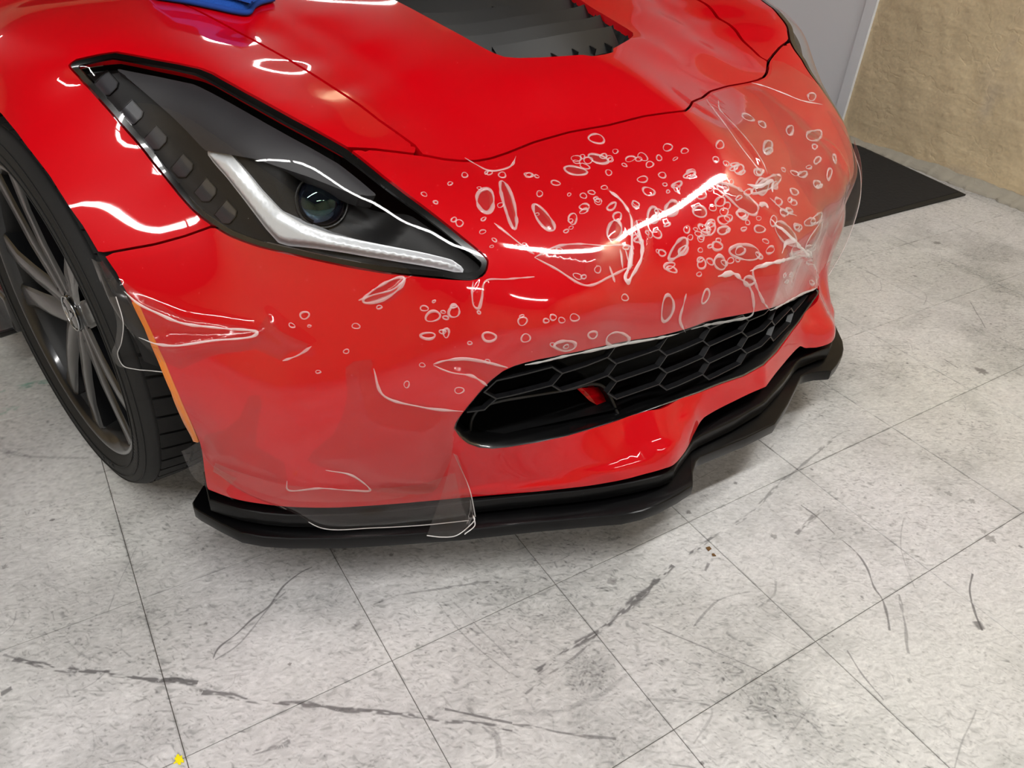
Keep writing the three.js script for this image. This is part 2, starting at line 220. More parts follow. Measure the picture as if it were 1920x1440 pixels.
// ---- the body surface: a smooth skin through measured feature points (metres, right half; the left half mirrors it).
// Points are held as a distance from CB along a direction, directions flattened by a stereographic map (p, q), and a thin-plate spline runs through the distances.
const CB = v(0, 0.40, -0.05), AW = v(0, 0.5, 0.8660254), AQ = v(0, 0.8660254, -0.5);
const SKIN = [
  [0.0007, [[-.8453, .763, .1595], [-.8209, .77, .163], [-.7873, .775, .1751], [-.7523, .769, .2156], [-.7102, .76, .2564], [-.699, .752, .2951], [-.6765, .732, .3668], [-.6465, .708, .4249], [-.8345, .741, .1626], [-.8255, .712, .2102], [-.8119, .674, .2507], [-.8026, .637, .2937], [-.7954, .607, .3384], [-.7842, .591, .3683], [-.7738, .581, .3945], [-.7545, .573, .429], [-.7268, .567, .4671], [-.6892, .559, .5164], [-.6495, .553, .5644], [-.6071, .55, .6082], [-.5696, .55, .6494]]],   // headlight
  [0.0008, [[-.616, .685, .452], [-.597, .655, .504], [-.57, .62, .566], [-.552, .592, .615], [-.539, .568, .652]]],   // hl inner
  [0.0006, [[-.928, .712, 0], [-.93, .702, .089], [-.93, .669, .177], [-.921, .62, .251], [-.91, .566, .301], [-.905, .508, .339], [-.897, .442, .367], [-.89, .365, .383], [-.872, .262, .38]]],   // arch
  [0.001, [[-.93, .69, -.13], [-.932, .62, -.25], [-.93, .5, -.34], [-.915, .36, -.385], [-.895, .25, -.39], [-.93, .64, -.5], [-.92, .45, -.55], [-.88, .2, -.55]]],   // arch back
  [0.006, [[-.916, .75, 0], [-.885, .78, .02], [-.814, .803, -.05], [-.748, .803, -.064], [-.65, .81, -.06], [-.91, .745, -.18], [-.87, .79, -.2], [-.8, .815, -.25], [-.68, .82, -.28], [-.6, .815, -.3], [-.92, .74, -.45], [-.87, .81, -.5], [-.78, .84, -.55], [-.65, .845, -.6]]],   // fender
  [0.006, [[-.8535, .572, .337], [-.7869, .588, .3752]]],   // seam
  [0.0005, [[-.615, .798, .035], [-.579, .769, .132], [-.549, .742, .221], [-.526, .714, .306], [-.509, .685, .386], [-.496, .664, .444]]],   // side cut
  [0.003, [[-.502, .654, .47], [-.467, .647, .482], [-.4229, .64, .504], [-.3568, .638, .5027], [-.2882, .639, .4952], [-.2112, .643, .504], [-.1434, .649, .5316], [-.0701, .656, .5508], [0, .663, .59]]],   // hood cut
  [0.005, [[-.43, .776, .1], [-.4, .749, .2], [-.385, .721, .3], [-.36, .687, .4], [-.2, .699, .41]]],   // hood crown
  [0.002, [[-.215, .777, .055], [-.199, .749, .185], [-.187, .727, .29], [-.165, .72, .34]]],   // vent rim
  [0.004, [[0, .724, .37], [0, .698, .48], [0, .753, .2], [0, .792, 0], [0, .85, -.3], [-.3, .84, -.3], [-.3, .865, -.55], [0, .88, -.55]]],   // hood centre
  [0.003, [[0, .615, .69], [0, .55, .765], [0, .47, .815], [0, .41, .825], [0, .372, .818]]],   // nose centre
  [0.0015, [[-.5205, .424, .715], [-.4632, .42, .7312], [-.3664, .41, .7541], [-.2827, .4, .777], [-.1606, .386, .7951]]],   // grille top
  [0.001, [[0, .26, .838], [-.12, .264, .834], [-.228, .267, .811], [-.342, .269, .784], [-.4488, .276, .7543], [-.5433, .284, .7171]]],   // grille low
  [0.002, [[-.4, .5, .752], [-.5, .47, .735], [-.31, .56, .69], [-.43, .57, .665], [-.15, .55, .74], [-.2, .46, .8]]],   // nose flank
  [0.006, [[-.59, .47, .675], [-.67, .5, .57]]],   // below headlight
  [0.002, [[-.5, .35, .745], [-.56, .33, .722]]],   // mouth end
  [0.001, [[-.882, .18, .3903], [-.8587, .178, .4409], [-.8125, .176, .501], [-.7531, .175, .557], [-.6648, .175, .6233], [-.5867, .177, .6762], [-.5002, .18, .7376], [-.4027, .187, .8055]]],   // low edge
  [0.001, [[-.289, .193, .858], [-.2, .207, .838], [-.18, .219, .842], [0, .215, .856]]],   // lip
  [0.0008, [[-.3, .222, .855], [-.4, .219, .808], [-.5, .214, .742], [-.215, .234, .845]]],   // lip crest
  [0.006, [[-.815, .4805, .4098], [-.8462, .38, .4193], [-.8632, .2795, .4204], [-.7632, .4692, .4906], [-.7908, .3715, .5052], [-.806, .2737, .5075]]],   // side
  [0.001, [[-.6654, .4585, .5966], [-.6742, .364, .6186], [-.673, .2695, .626]]],   // side
];
function toPQ(P) { const d = v(P.x, P.y, P.z).sub(CB), r = d.length(); d.divideScalar(r); const k = 2 / (1 + d.dot(AW)); return [d.x * k, d.dot(AQ) * k, r]; }
function dirPQ(p, q) { const m = (p * p + q * q) / 4, c = (1 - m) / (1 + m), k = (1 + c) / 2; return v(p * k, AQ.y * q * k + AW.y * c, AQ.z * q * k + AW.z * c); }
const phi = (d2) => 0.5 * d2 * Math.log(d2 + 1e-12);
const skin = (() => {
  const c = [], r = [], lam = [];
  for (const [l, pts] of SKIN) for (const [x, y, z] of pts) for (const s of x < -1e-6 ? [1, -1] : [1]) { const u = toPQ({ x: x * s, y, z }); c.push([u[0], u[1]]); r.push(u[2]); lam.push(l); }
  const n = c.length, N = n + 3, A = [];
  for (let i = 0; i < N; i++) { const row = new Float64Array(N + 1); A.push(row); }
  for (let i = 0; i < n; i++) { for (let j = 0; j < n; j++) A[i][j] = phi((c[i][0] - c[j][0]) ** 2 + (c[i][1] - c[j][1]) ** 2); A[i][i] += 2 * lam[i]; A[i][n] = A[n][i] = 1; A[i][n + 1] = A[n + 1][i] = c[i][0]; A[i][n + 2] = A[n + 2][i] = c[i][1]; A[i][N] = r[i]; }
  for (let i = 0; i < N; i++) { let b = i; for (let k = i + 1; k < N; k++) if (Math.abs(A[k][i]) > Math.abs(A[b][i])) b = k; [A[i], A[b]] = [A[b], A[i]];
    for (let k = i + 1; k < N; k++) { const f = A[k][i] / A[i][i]; if (f) for (let j = i; j <= N; j++) A[k][j] -= f * A[i][j]; } }
  const w = new Float64Array(N); for (let i = N - 1; i >= 0; i--) { let s = A[i][N]; for (let j = i + 1; j < N; j++) s -= A[i][j] * w[j]; w[i] = s / A[i][i]; }
  return { c, w, n };
})();
function radExact(p, q) { const { c, w, n } = skin; let s = w[n] + w[n + 1] * p + w[n + 2] * q; for (let i = 0; i < n; i++) { const a = p - c[i][0], b = q - c[i][1]; s += w[i] * phi(a * a + b * b); } return s; }
const GP0 = -3.6, GQ0 = -1.7, GS = 0.02, GNI = 361, GNJ = 221;
const radGrid = new Float64Array(GNI * GNJ);
for (let j = 0; j < GNJ; j++) for (let i = 0; i <= (GNI - 1) / 2; i++) { const r = radExact(GP0 + i * GS, GQ0 + j * GS); radGrid[j * GNI + i] = r; radGrid[j * GNI + GNI - 1 - i] = r; }
// folds that the smooth skin cannot hold: the keel of the nose, and the step above each lip pod
const toQ = (x, y, z) => { const u = toPQ({ x, y, z }); return [u[0], u[1]]; };
const POD_STEP = [[-.60, .195, .672], [-.50, .203, .738], [-.43, .213, .79], [-.34, .228, .832], [-.27, .243, .845], [-.2, .262, .835]].map((a) => toQ(...a));
const KEEL_Q0 = toQ(0, .56, .76)[1], KEEL_Q1 = toQ(0, .40, .83)[1];
const HOOD_RIDGE = [[-.5221, .7997, -.01], [-.5075, .7838, .0617], [-.4852, .7586, .1396], [-.4627, .7299, .2287], [-.4388, .6968, .3323], [-.4259, .6766, .3938]].map((a) => toQ(...a));
function folds(p, q) {
  const a = -Math.abs(p); let h = 0.013 * Math.exp(a / 0.10) * smooth(KEEL_Q0, KEEL_Q1, q);
  if (a < POD_STEP[5][0] + 0.02 && a > POD_STEP[0][0] - 0.1) { let k = 0; while (k < 4 && a > POD_STEP[k + 1][0]) k++; const A = POD_STEP[k], B = POD_STEP[k + 1], t = (a - A[0]) / (B[0] - A[0]), d = (A[1] + (B[1] - A[1]) * t - q) * 0.9, e = clamp((a - POD_STEP[0][0] + 0.1) / 0.35, 0, 1) * smooth(POD_STEP[5][0] + 0.02, POD_STEP[5][0] - 0.06, a); h += 0.010 * e * (d > 0 ? smooth(0, 0.009, d) * Math.exp(-d / 0.09) : 0); }
  { const P = HOOD_RIDGE; if (a > P[0][0] - 0.3 && a < P[5][0] + 0.2 && q > P[5][1] - 0.2) { let best = 1e9, tt = 0; for (let i = 0; i < 5; i++) { const ex = P[i + 1][0] - P[i][0], ey = P[i + 1][1] - P[i][1], t = clamp(((a - P[i][0]) * ex + (q - P[i][1]) * ey) / (ex * ex + ey * ey), 0, 1), dd = (a - P[i][0] - ex * t) ** 2 + (q - P[i][1] - ey * t) ** 2; if (dd < best) { best = dd; tt = (i + t) / 5; } } const s = 0.045; h += 0.0055 * Math.exp(-best / (s * s)) * smooth(1, 0.72, tt); } }
  return h;
}
function rad(p, q) { return radSmooth(p, q) + folds(p, q); }
function radSmooth(p, q) {   // cubic interpolation of the sampled spline
  const x = clamp((p - GP0) / GS, 1, GNI - 3.001), y = clamp((q - GQ0) / GS, 1, GNJ - 3.001), i = Math.floor(x), j = Math.floor(y), a = x - i, b = y - j;
  const cr = (t, f0, f1, f2, f3) => f1 + 0.5 * t * (f2 - f0 + t * (2 * f0 - 5 * f1 + 4 * f2 - f3 + t * (3 * (f1 - f2) + f3 - f0)));
  const row = (k) => { const o = (j + k) * GNI + i; return cr(a, radGrid[o - 1], radGrid[o], radGrid[o + 1], radGrid[o + 2]); };
  return cr(b, row(-1), row(0), row(1), row(2));
}
const surf = (p, q) => dirPQ(p, q).multiplyScalar(rad(p, q)).add(CB);
function surfN(p, q, e = 0.004) { const a = surf(p + e, q).sub(surf(p - e, q)), b = surf(p, q + e).sub(surf(p, q - e)); return a.cross(b).normalize(); }
const scaleAt = (p, q) => rad(p, q) / (1 + (p * p + q * q) / 4);   // metres per unit of (p, q)
const P3 = (a) => { const u = toPQ({ x: a[0], y: a[1], z: a[2] }); return [u[0], u[1]]; };
const onSkin = (a, off = 0) => { const u = P3(a), s = surf(...u); return off ? s.addScaledVector(surfN(...u), off) : s; };
const mir = (l) => l.map((a) => [-a[0], a[1], a[2]]);
const bothSides = (l) => [...l, ...mir(l).reverse()];
function polySDF(pts3) {   // signed distance to a closed outline given in 3D, negative inside, in (p, q)
  const P = pts3.map(P3), n = P.length;
  return (x, y) => { let d = 1e9, s = 1;
    for (let i = 0, j = n - 1; i < n; j = i++) { const [ax, ay] = P[i], [bx, by] = P[j], ex = bx - ax, ey = by - ay, wx = x - ax, wy = y - ay, t = clamp((wx * ex + wy * ey) / (ex * ex + ey * ey + 1e-20), 0, 1), dx = wx - ex * t, dy = wy - ey * t; d = Math.min(d, dx * dx + dy * dy);
      const c1 = y >= ay, c2 = y < by, c3 = ex * wy > ey * wx; if ((c1 && c2 && c3) || (!c1 && !c2 && !c3)) s = -s; }
    return s * Math.sqrt(d); };
}
function bounds(pts3, m = 0.03) { const P = pts3.map(P3); return [Math.min(...P.map((a) => a[0])) - m, Math.max(...P.map((a) => a[0])) + m, Math.min(...P.map((a) => a[1])) - m, Math.max(...P.map((a) => a[1])) + m]; }
// a panel of the skin where keep(p, q) > 0 (metres), edges clipped exactly and turned in by `flange`, lifted by off(p, q)
function panel(keep, b, step, { flange = 0.014, off = null, uvScale = 1 } = {}) {
  const ni = Math.ceil((b[1] - b[0]) / step) + 1, nj = Math.ceil((b[3] - b[2]) / step) + 1, val = new Float64Array(ni * nj);
  for (let j = 0; j < nj; j++) for (let i = 0; i < ni; i++) val[j * ni + i] = keep(b[0] + i * step, b[2] + j * step);
  const pos = [], nor = [], uv = [], idx = [], map = new Map(), seg = [];
  const at = (p, q) => { const P = surf(p, q); if (off) P.addScaledVector(surfN(p, q), off(p, q)); return P; };
  function vert(key, p, q) { let k = map.get(key); if (k !== undefined) return k; k = pos.length / 3; map.set(key, k);
    const P = at(p, q); let N; if (off) { const e = 0.003; N = at(p + e, q).sub(at(p - e, q)).cross(at(p, q + e).sub(at(p, q - e))).normalize(); } else N = surfN(p, q);
    pos.push(P.x, P.y, P.z); nor.push(N.x, N.y, N.z); uv.push(p * uvScale, q * uvScale); return k; }
  const node = (i, j) => vert(j * ni + i, b[0] + i * step, b[2] + j * step);
  function cut(i, j, k, l) { const A = j * ni + i, B = l * ni + k, va = val[A], vb = val[B], t = va / (va - vb); return vert(A < B ? A + '_' + B : B + '_' + A, b[0] + (i + (k - i) * t) * step, b[2] + (j + (l - j) * t) * step); }
  for (let j = 0; j + 1 < nj; j++) for (let i = 0; i + 1 < ni; i++) {
    const c4 = [[i, j], [i + 1, j], [i + 1, j + 1], [i, j + 1]];
    for (const tri of (i + j) % 2 ? [[0, 1, 2], [0, 2, 3]] : [[0, 1, 3], [1, 2, 3]]) {
      const T = tri.map((a) => c4[a]), s = T.map(([a, c]) => val[c * ni + a] > 0), n = s[0] + s[1] + s[2];
      if (!n) continue;
      if (n === 3) { idx.push(...T.map(([a, c]) => node(a, c))); continue; }
      let k = 0; if (n === 1) while (!s[k]) k++; else while (s[k]) k++;
      const A = T[k], B = T[(k + 1) % 3], D = T[(k + 2) % 3], ab = cut(...A, ...B), ad = cut(...A, ...D);
      if (n === 1) { idx.push(node(...A), ab, ad); seg.push([ab, ad]); } else { idx.push(ab, node(...B), node(...D), ab, node(...D), ad); seg.push([ad, ab]); }
    }
  }
  if (flange) for (const [a, c] of seg) {
    const k = pos.length / 3, A = v(pos[3 * a], pos[3 * a + 1], pos[3 * a + 2]), B = v(pos[3 * c], pos[3 * c + 1], pos[3 * c + 2]);
    const A2 = A.clone().addScaledVector(v(nor[3 * a], nor[3 * a + 1], nor[3 * a + 2]), -flange), B2 = B.clone().addScaledVector(v(nor[3 * c], nor[3 * c + 1], nor[3 * c + 2]), -flange);
    const N = B.clone().sub(A).cross(A2.clone().sub(A)).normalize().negate();
    for (const P of [A, B, B2, A2]) { pos.push(P.x, P.y, P.z); nor.push(N.x, N.y, N.z); uv.push(0, 0); }
    idx.push(k, k + 2, k + 1, k, k + 3, k + 2);
  }
  return geoFrom(pos, idx, nor, uv);
}

// ---- the car
const car = tag(group('sports_car'), 'red low sports car with a black front splitter, standing on the tiled floor', 'car');
const paint = phy({ color: 0xc6000e, roughness: 0.4, specularIntensity: 0.15, clearcoat: 1, clearcoatRoughness: 0.035 });
const gloss = phy({ color: 0x060607, roughness: 0.35, clearcoat: 1, clearcoatRoughness: 0.06 });
const satin = std({ color: 0x0a0a0b, roughness: 0.42 });
const dark = std({ color: 0x050505, roughness: 0.85 });
const O_head = [[-.8433, .7615, .1531], [-.8347, .767, .1559], [-.8208, .77, .1628], [-.8036, .7731, .169], [-.7872, .7749, .1749], [-.7707, .7721, .1916], [-.7517, .7686, .214], [-.7295, .7643, .2344], [-.7099, .7598, .2557], [-.7023, .756, .2724], [-.698, .7514, .2931], [-.6866, .7412, .3271], [-.6752, .7312, .3644], [-.6607, .7192, .3945], [-.645, .7071, .4225], [-.6309, .6961, .4373], [-.6162, .6846, .4516], [-.6043, .6695, .4746], [-.5953, .6546, .5017], [-.5814, .6363, .5316], [-.5691, .6195, .5648], [-.5597, .6059, .5892], [-.551, .592, .6143], [-.5433, .5808, .633], [-.5386, .5728, .6452], [-.5382, .5678, .6513], [-.5425, .5626, .6549], [-.5509, .5551, .6577], [-.5602, .5515, .6551], [-.5696, .5499, .6493], [-.5901, .5503, .6292], [-.6077, .5505, .609], [-.6291, .5519, .5866], [-.6497, .5531, .5646], [-.6699, .5561, .5412], [-.6895, .5593, .5169], [-.7085, .5633, .4931], [-.7271, .5673, .4676], [-.7411, .57, .4488], [-.7545, .573, .429], [-.7646, .5768, .4119], [-.7739, .5811, .3946], [-.7798, .5859, .3815], [-.7846, .5914, .3692], [-.7907, .5987, .3541], [-.7957, .6073, .339], [-.8001, .622, .3176], [-.8031, .6376, .2951], [-.8081, .6561, .2734], [-.8125, .6745, .2521], [-.8194, .6936, .2321], [-.8256, .7121, .2105], [-.8307, .7277, .1897], [-.8364, .7426, .1686], [-.8411, .7537, .1599]];
const O_hood = [[-.5009, .6559, .4699], [-.4714, .6479, .4866], [-.4479, .6437, .4981], [-.4242, .6407, .5054], [-.3959, .6392, .5073], [-.3583, .6387, .5042], [-.2908, .6401, .4974], [-.2137, .644, .506], [-.144, .6492, .532], [-.0738, .6572, .5533], [-.0354, .661, .5735], [.0069, .6613, .5859]].reverse();          // centre to corner
O_hood[0][0] = 0;
const O_side = [[-.4955, .662, .45], [-.502, .674, .417], [-.509, .685, .386], [-.516, .7, .348], [-.526, .714, .306], [-.537, .728, .265], [-.549, .742, .221], [-.563, .755, .179], [-.579, .769, .132], [-.595, .783, .085], [-.615, .798, .035], [-.635, .815, -.06], [-.65, .83, -.3], [-.66, .85, -.62]];
const O_seamin = [[-.6162, .6846, .4516], [-.5738, .6751, .4539], [-.5333, .6643, .4616], [-.5009, .6559, .4699]];                   // headlight to hood corner
const O_seamout = [[-.7851, .5902, .3696], [-.8175, .5774, .3492], [-.8522, .5702, .3333], [-.8821, .5666, .3179], [-.9115, .5627, .3021]];                 // headlight to arch
const O_grille = [[-.6165, .3327, .6754], [-.6147, .3424, .6767], [-.6116, .35, .6789], [-.5993, .3724, .6865], [-.5846, .3929, .6936], [-.5707, .4081, .6992], [-.5543, .4197, .7057], [-.5406, .4245, .711], [-.5233, .4265, .7174], [-.5011, .4275, .726], [-.4674, .4235, .7345], [-.4175, .4188, .7474], [-.3685, .4115, .7554], [-.2826, .3999, .7769], [-.2116, .3945, .7922], [-.1299, .3888, .8044], [0, .372, .828], [0, .26, .848], [-.0598, .2596, .8391], [-.127, .267, .8319], [-.1808, .27, .824], [-.2361, .274, .8133], [-.3025, .2811, .8026], [-.3486, .2751, .7838], [-.4073, .2781, .7698], [-.45, .2772, .7552], [-.4998, .2818, .739], [-.5443, .2841, .7181], [-.5662, .2862, .7066], [-.5838, .292, .6968], [-.5986, .302, .6878], [-.6089, .3149, .6812]];
const O_grilleR = [[.0546, .3544, .8202], [.1563, .3226, .809], [.2404, .3053, .7995], [.2817, .2967, .7989]];                // the film pulled low over the far half leaves a narrower opening there
const O_low = [[-.8818, .1796, .3899], [-.8707, .1778, .4153], [-.8584, .1773, .4402], [-.8357, .1773, .4736], [-.8125, .176, .501], [-.7854, .1757, .5284], [-.7531, .175, .557], [-.7101, .1758, .591], [-.6649, .1751, .6233], [-.6281, .1761, .6487], [-.587, .1774, .6764], [-.5437, .1798, .7077], [-.501, .181, .7382], [-.4517, .1859, .7749], [-.4045, .1889, .8066], [-.3661, .1907, .8285], [-.3378, .1939, .843], [-.313, .1958, .8541]];
const O_vent = [[-.2151, .786, -.0094], [-.2188, .7763, .0597], [-.2109, .7627, .127], [-.1997, .7456, .2027], [-.1947, .7319, .268], [-.1911, .7257, .2986], [-.1842, .7225, .3185], [-.1656, .7213, .3332], [-.1277, .7206, .3494], [-.0761, .7204, .3673], [-.0445, .7205, .3784]];
const O_mark = [[-.9033, .5069, .3405], [-.8964, .5011, .3479], [-.8943, .4611, .3637], [-.891, .4178, .3767], [-.8869, .3652, .3857], [-.8795, .3124, .3852], [-.8735, .2649, .3801], [-.8781, .2646, .3722], [-.8852, .3033, .3733], [-.8941, .3692, .3779], [-.8982, .4219, .3696], [-.9004, .4688, .3566]];
const ARCH_F = [[-.907, .54, .32], [-.905, .508, .339], [-.901, .475, .355], [-.897, .442, .367], [-.893, .404, .377], [-.89, .365, .383], [-.882, .314, .384], [-.872, .262, .38], [-.876, .22, .384]];
const ARCH_T = []; for (let a = 38; a <= 200; a += 6) ARCH_T.push([-.925, .327 + .385 * Math.sin(a * Math.PI / 180), .385 * Math.cos(a * Math.PI / 180)]);
const POD = [[-.289, .193, .858], [-.262, .196, .852], [-.232, .2, .845], [-.2, .207, .838], [-.18, .219, .842], [-.09, .217, .857], [0, .215, .866]];
const HEAD_MID = [-.70, .66, .36];
const bumperLine = bothSides([...O_hood, ...O_seamin.slice().reverse(), HEAD_MID, ...O_seamout, ...ARCH_F, ...O_low, ...POD].filter((a, i, l) => !(i && a[0] === l[i - 1][0] && a[1] === l[i - 1][1]))).filter((a, i, l) => !(i && Math.abs(a[0]) < 1e-3 && Math.abs(l[i - 1][0]) < 1e-3));
const fenderLine = [...O_side, [-.75, .85, -.62], [-.88, .80, -.62], [-.93, .7, -.62], [-.925, .45, -.62], [-.88, .18, -.62], [-.9, .17, -.42], ...ARCH_T.slice().reverse(), ...O_seamout.slice().reverse(), HEAD_MID, ...O_seamin];
const hoodLine = bothSides([...O_hood, ...O_side]);
const ventLine = bothSides([...O_vent.slice(1), [-.03, .722, .396], [0, .721, .398]].reverse().concat([[-.2156, .79, -.02], [-.19, .795, -.06], [0, .80, -.07]]).filter((a, i) => true)).filter((a, i, l) => !(i && Math.abs(a[0]) < 1e-6 && Math.abs(l[i - 1][0]) < 1e-6));
const S = { bumper: polySDF(bumperLine), hood: polySDF(hoodLine), grille: polySDF(gLine()), vent: polySDF(ventLine) };
function gLine() { const i = O_grille.findIndex((a) => a[0] === 0), top = O_grille.slice(0, i + 1), low = O_grille.slice(i + 1); return [...top, ...O_grilleR, ...mir(low.filter((a) => a[0] < -0.01 && a[0] > -0.36)).reverse(), ...low]; }
const headR = polySDF(O_head), headL = polySDF(mir(O_head)), markR = polySDF(O_mark), markL = polySDF(mir(O_mark));
const fendR = polySDF(fenderLine), fendL = polySDF(mir(fenderLine));
const GAP = 0.0032;
const M_ = (p, q, d) => d * scaleAt(p, q);
mesh('front_bumper', panel((p, q) => M_(p, q, Math.min(-S.bumper(p, q), headR(p, q), headL(p, q), S.grille(p, q))) - GAP / 2, bounds(bumperLine), 0.011), paint, car);
mesh('hood', panel((p, q) => M_(p, q, Math.min(-S.hood(p, q), S.vent(p, q))) - GAP / 2, bounds(hoodLine), 0.012), paint, car);
mesh('fender', panel((p, q) => M_(p, q, Math.min(-fendR(p, q), headR(p, q))) - GAP / 2, bounds(fenderLine), 0.012, { flange: 0.02 }), paint, car);
mesh('fender', panel((p, q) => M_(p, q, Math.min(-fendL(p, q), headL(p, q))) - GAP / 2, bounds(mir(fenderLine)), 0.012, { flange: 0.02 }), paint, car);

// ---- grille: black surround turned into the opening, honeycomb bars, a brake duct at each end
const lineAt = (tab, x) => { const a = Math.abs(x); for (let i = 1; i < tab.length; i++) if (a <= tab[i][0] || i === tab.length - 1) { const t = clamp((a - tab[i - 1][0]) / (tab[i][0] - tab[i - 1][0]), 0, 1.2); return [lerp(tab[i - 1][1], tab[i][1], t), lerp(tab[i - 1][2], tab[i][2], t)]; } };
const G_TOP = [[0, .372, .828], [.13, .389, .804], [.212, .3945, .792], [.283, .40, .777], [.3685, .4115, .755], [.4175, .419, .7475], [.467, .4235, .7345], [.523, .4265, .717], [.554, .42, .706], [.585, .393, .694], [.6165, .333, .675]];
const G_LOW = [[0, .26, .848], [.127, .267, .832], [.236, .274, .813], [.3486, .275, .784], [.45, .277, .755], [.544, .284, .718], [.584, .292, .697], [.6165, .325, .677]];
const O_duct = [[-.5779, .3007, .6655], [-.5772, .326, .6687], [-.5675, .3465, .6763], [-.5436, .3549, .6912], [-.5085, .3545, .7071], [-.4278, .3376, .7238], [-.3693, .3264, .7334], [-.35, .3151, .7394], [-.3381, .2905, .7506], [-.335, .2649, .767]], O_cheek = [[-.3877, .3162, .7142], [-.3401, .3023, .7265], [-.3288, .2781, .7406], [-.3277, .2555, .7594], [-.3663, .2877, .7286]];
const gz = (x, y) => { const t = lineAt(G_TOP, x), l = lineAt(G_LOW, x), k = clamp((y - l[0]) / Math.max(0.02, t[0] - l[0]), -0.2, 1.2); return lerp(l[1], t[1], k); };
const grille = group('grille', car);
{
  const ring = gLine(), pos = [], idx = [], n = ring.length, layers = [[-0.001, -0.003], [-0.004, 0.0025], [-0.022, 0.0045], [-0.09, 0.006]];
  const cen = v(0, .318, .70);
  for (const [dz, inw] of layers) for (const a of ring) { const P = onSkin(a), c = v(P.x * 0.72, .335, P.z), d = c.sub(P).normalize(); P.addScaledVector(d, inw); if (dz > -0.03) P.addScaledVector(surfN(...P3(a)), dz); else P.z += dz; pos.push(P.x, P.y, P.z); }
  for (let k = 0; k + 1 < layers.length; k++) for (let i = 0; i < n; i++) { const a = k * n + i, b = k * n + (i + 1) % n; idx.push(a, b, a + n, b, b + n, a + n); }
  mesh('surround', geoFrom(pos, idx), gloss, grille);
  // honeycomb of long flat cells
  const bars = [], gS = S.grille, inside = (P) => { const u = P3([P.x, P.y, P.z + 0.01]); return gS(u[0], u[1]) < -0.003; };
  const ductS = polySDF([...O_duct, [O_duct[0][0] - .03, .24, .72], [-.5, .24, .76]].concat([])), ductS2 = polySDF(mir([...O_duct, [O_duct[0][0] - .03, .24, .72], [-.5, .24, .76]]));
  const ok = (P) => { const u = P3([P.x, P.y, P.z]); return inside(P) && ductS(u[0], u[1]) > 0.004 && ductS2(u[0], u[1]) > 0.004; };
  const pt = (x, y) => v(x, y, gz(x, y) - 0.010);
  const rowH = 0.0158, flat = 0.043, sl = 0.017, per = 2 * (2 * flat + sl);
  function seg(x0, y0, x1, y1) { const N = Math.max(1, Math.round(Math.hypot(x1 - x0, y1 - y0) / 0.022)); for (let i = 0; i < N; i++) { const a = pt(lerp(x0, x1, i / N), lerp(y0, y1, i / N)), b = pt(lerp(x0, x1, (i + 1) / N), lerp(y0, y1, (i + 1) / N)); if (ok(a) && ok(b)) { const e = b.clone().sub(a).multiplyScalar(0.04); bars.push(bar(a.sub(e), b.add(e), 0.010, 0.0024, v(0, 1, 0.001))); } } }
  for (let r = 0; r < 11; r++) { const y = 0.262 + r * rowH; for (let k = -5; k <= 5; k++) { const x = k * per + (r % 2 ? per / 2 : 0);
    seg(x - flat, y, x + flat, y); seg(x + flat, y, x + flat + sl, y + rowH); seg(x - flat, y, x - flat - sl, y + rowH); } }
  mesh('honeycomb', join(bars), std({ color: 0x121214, roughness: 0.34 }), grille);
  const back = []; { const P = [], I = []; for (let i = 0; i <= 24; i++) { const x = -0.62 + i * 1.24 / 24; for (const y of [.2, .46]) P.push(x, y, Math.min(gz(x, y), .86) - 0.15); } for (let i = 0; i < 24; i++) I.push(2 * i, 2 * i + 2, 2 * i + 1, 2 * i + 2, 2 * i + 3, 2 * i + 1); mesh('radiator_screen', geoFrom(P, I), dark, grille); }
  for (const s of [-1, 1]) {
    const T = (x, y, d = 0.03) => v(s * x, y, gz(x, y) - d);
    const rim = (s < 0 ? O_duct : mir(O_duct)).map((a) => v(...a));
    const duct = join([tube(rim, 0.003, 60, 8)]);
    mesh('duct_rim', duct, satin, grille);
    const tp = [], ti = []; rim.forEach((p) => { tp.push(p.x, p.y, p.z, p.x * 0.985, p.y - 0.002, p.z - 0.13); }); for (let i = 0; i + 1 < rim.length; i++) ti.push(2 * i, 2 * i + 1, 2 * i + 2, 2 * i + 1, 2 * i + 3, 2 * i + 2);
    mesh('brake_duct', geoFrom(tp, ti), satin, grille);
    const ck = (s < 0 ? O_cheek : mir(O_cheek)); const wg = geoFrom([...ck, ...ck.map((a) => [a[0] + s * 0.004, a[1] - .004, a[2] - .03])].flat(), [0, 1, 2, 0, 2, 4, 4, 2, 3, 1, 6, 7, 1, 7, 2, 2, 7, 8, 2, 8, 3]);
    mesh('duct_cheek', wg, paint, grille);
    const fl = [T(.585, .292, .02), T(.33, .277, .02), v(s * .33, .281, gz(.33, .27) - .15), v(s * .57, .296, gz(.5, .27) - .15)];
    mesh('duct_floor', geoFrom(fl.flatMap((p) => [p.x, p.y, p.z]), [0, 1, 2, 0, 2, 3]), satin, grille);
  }
}
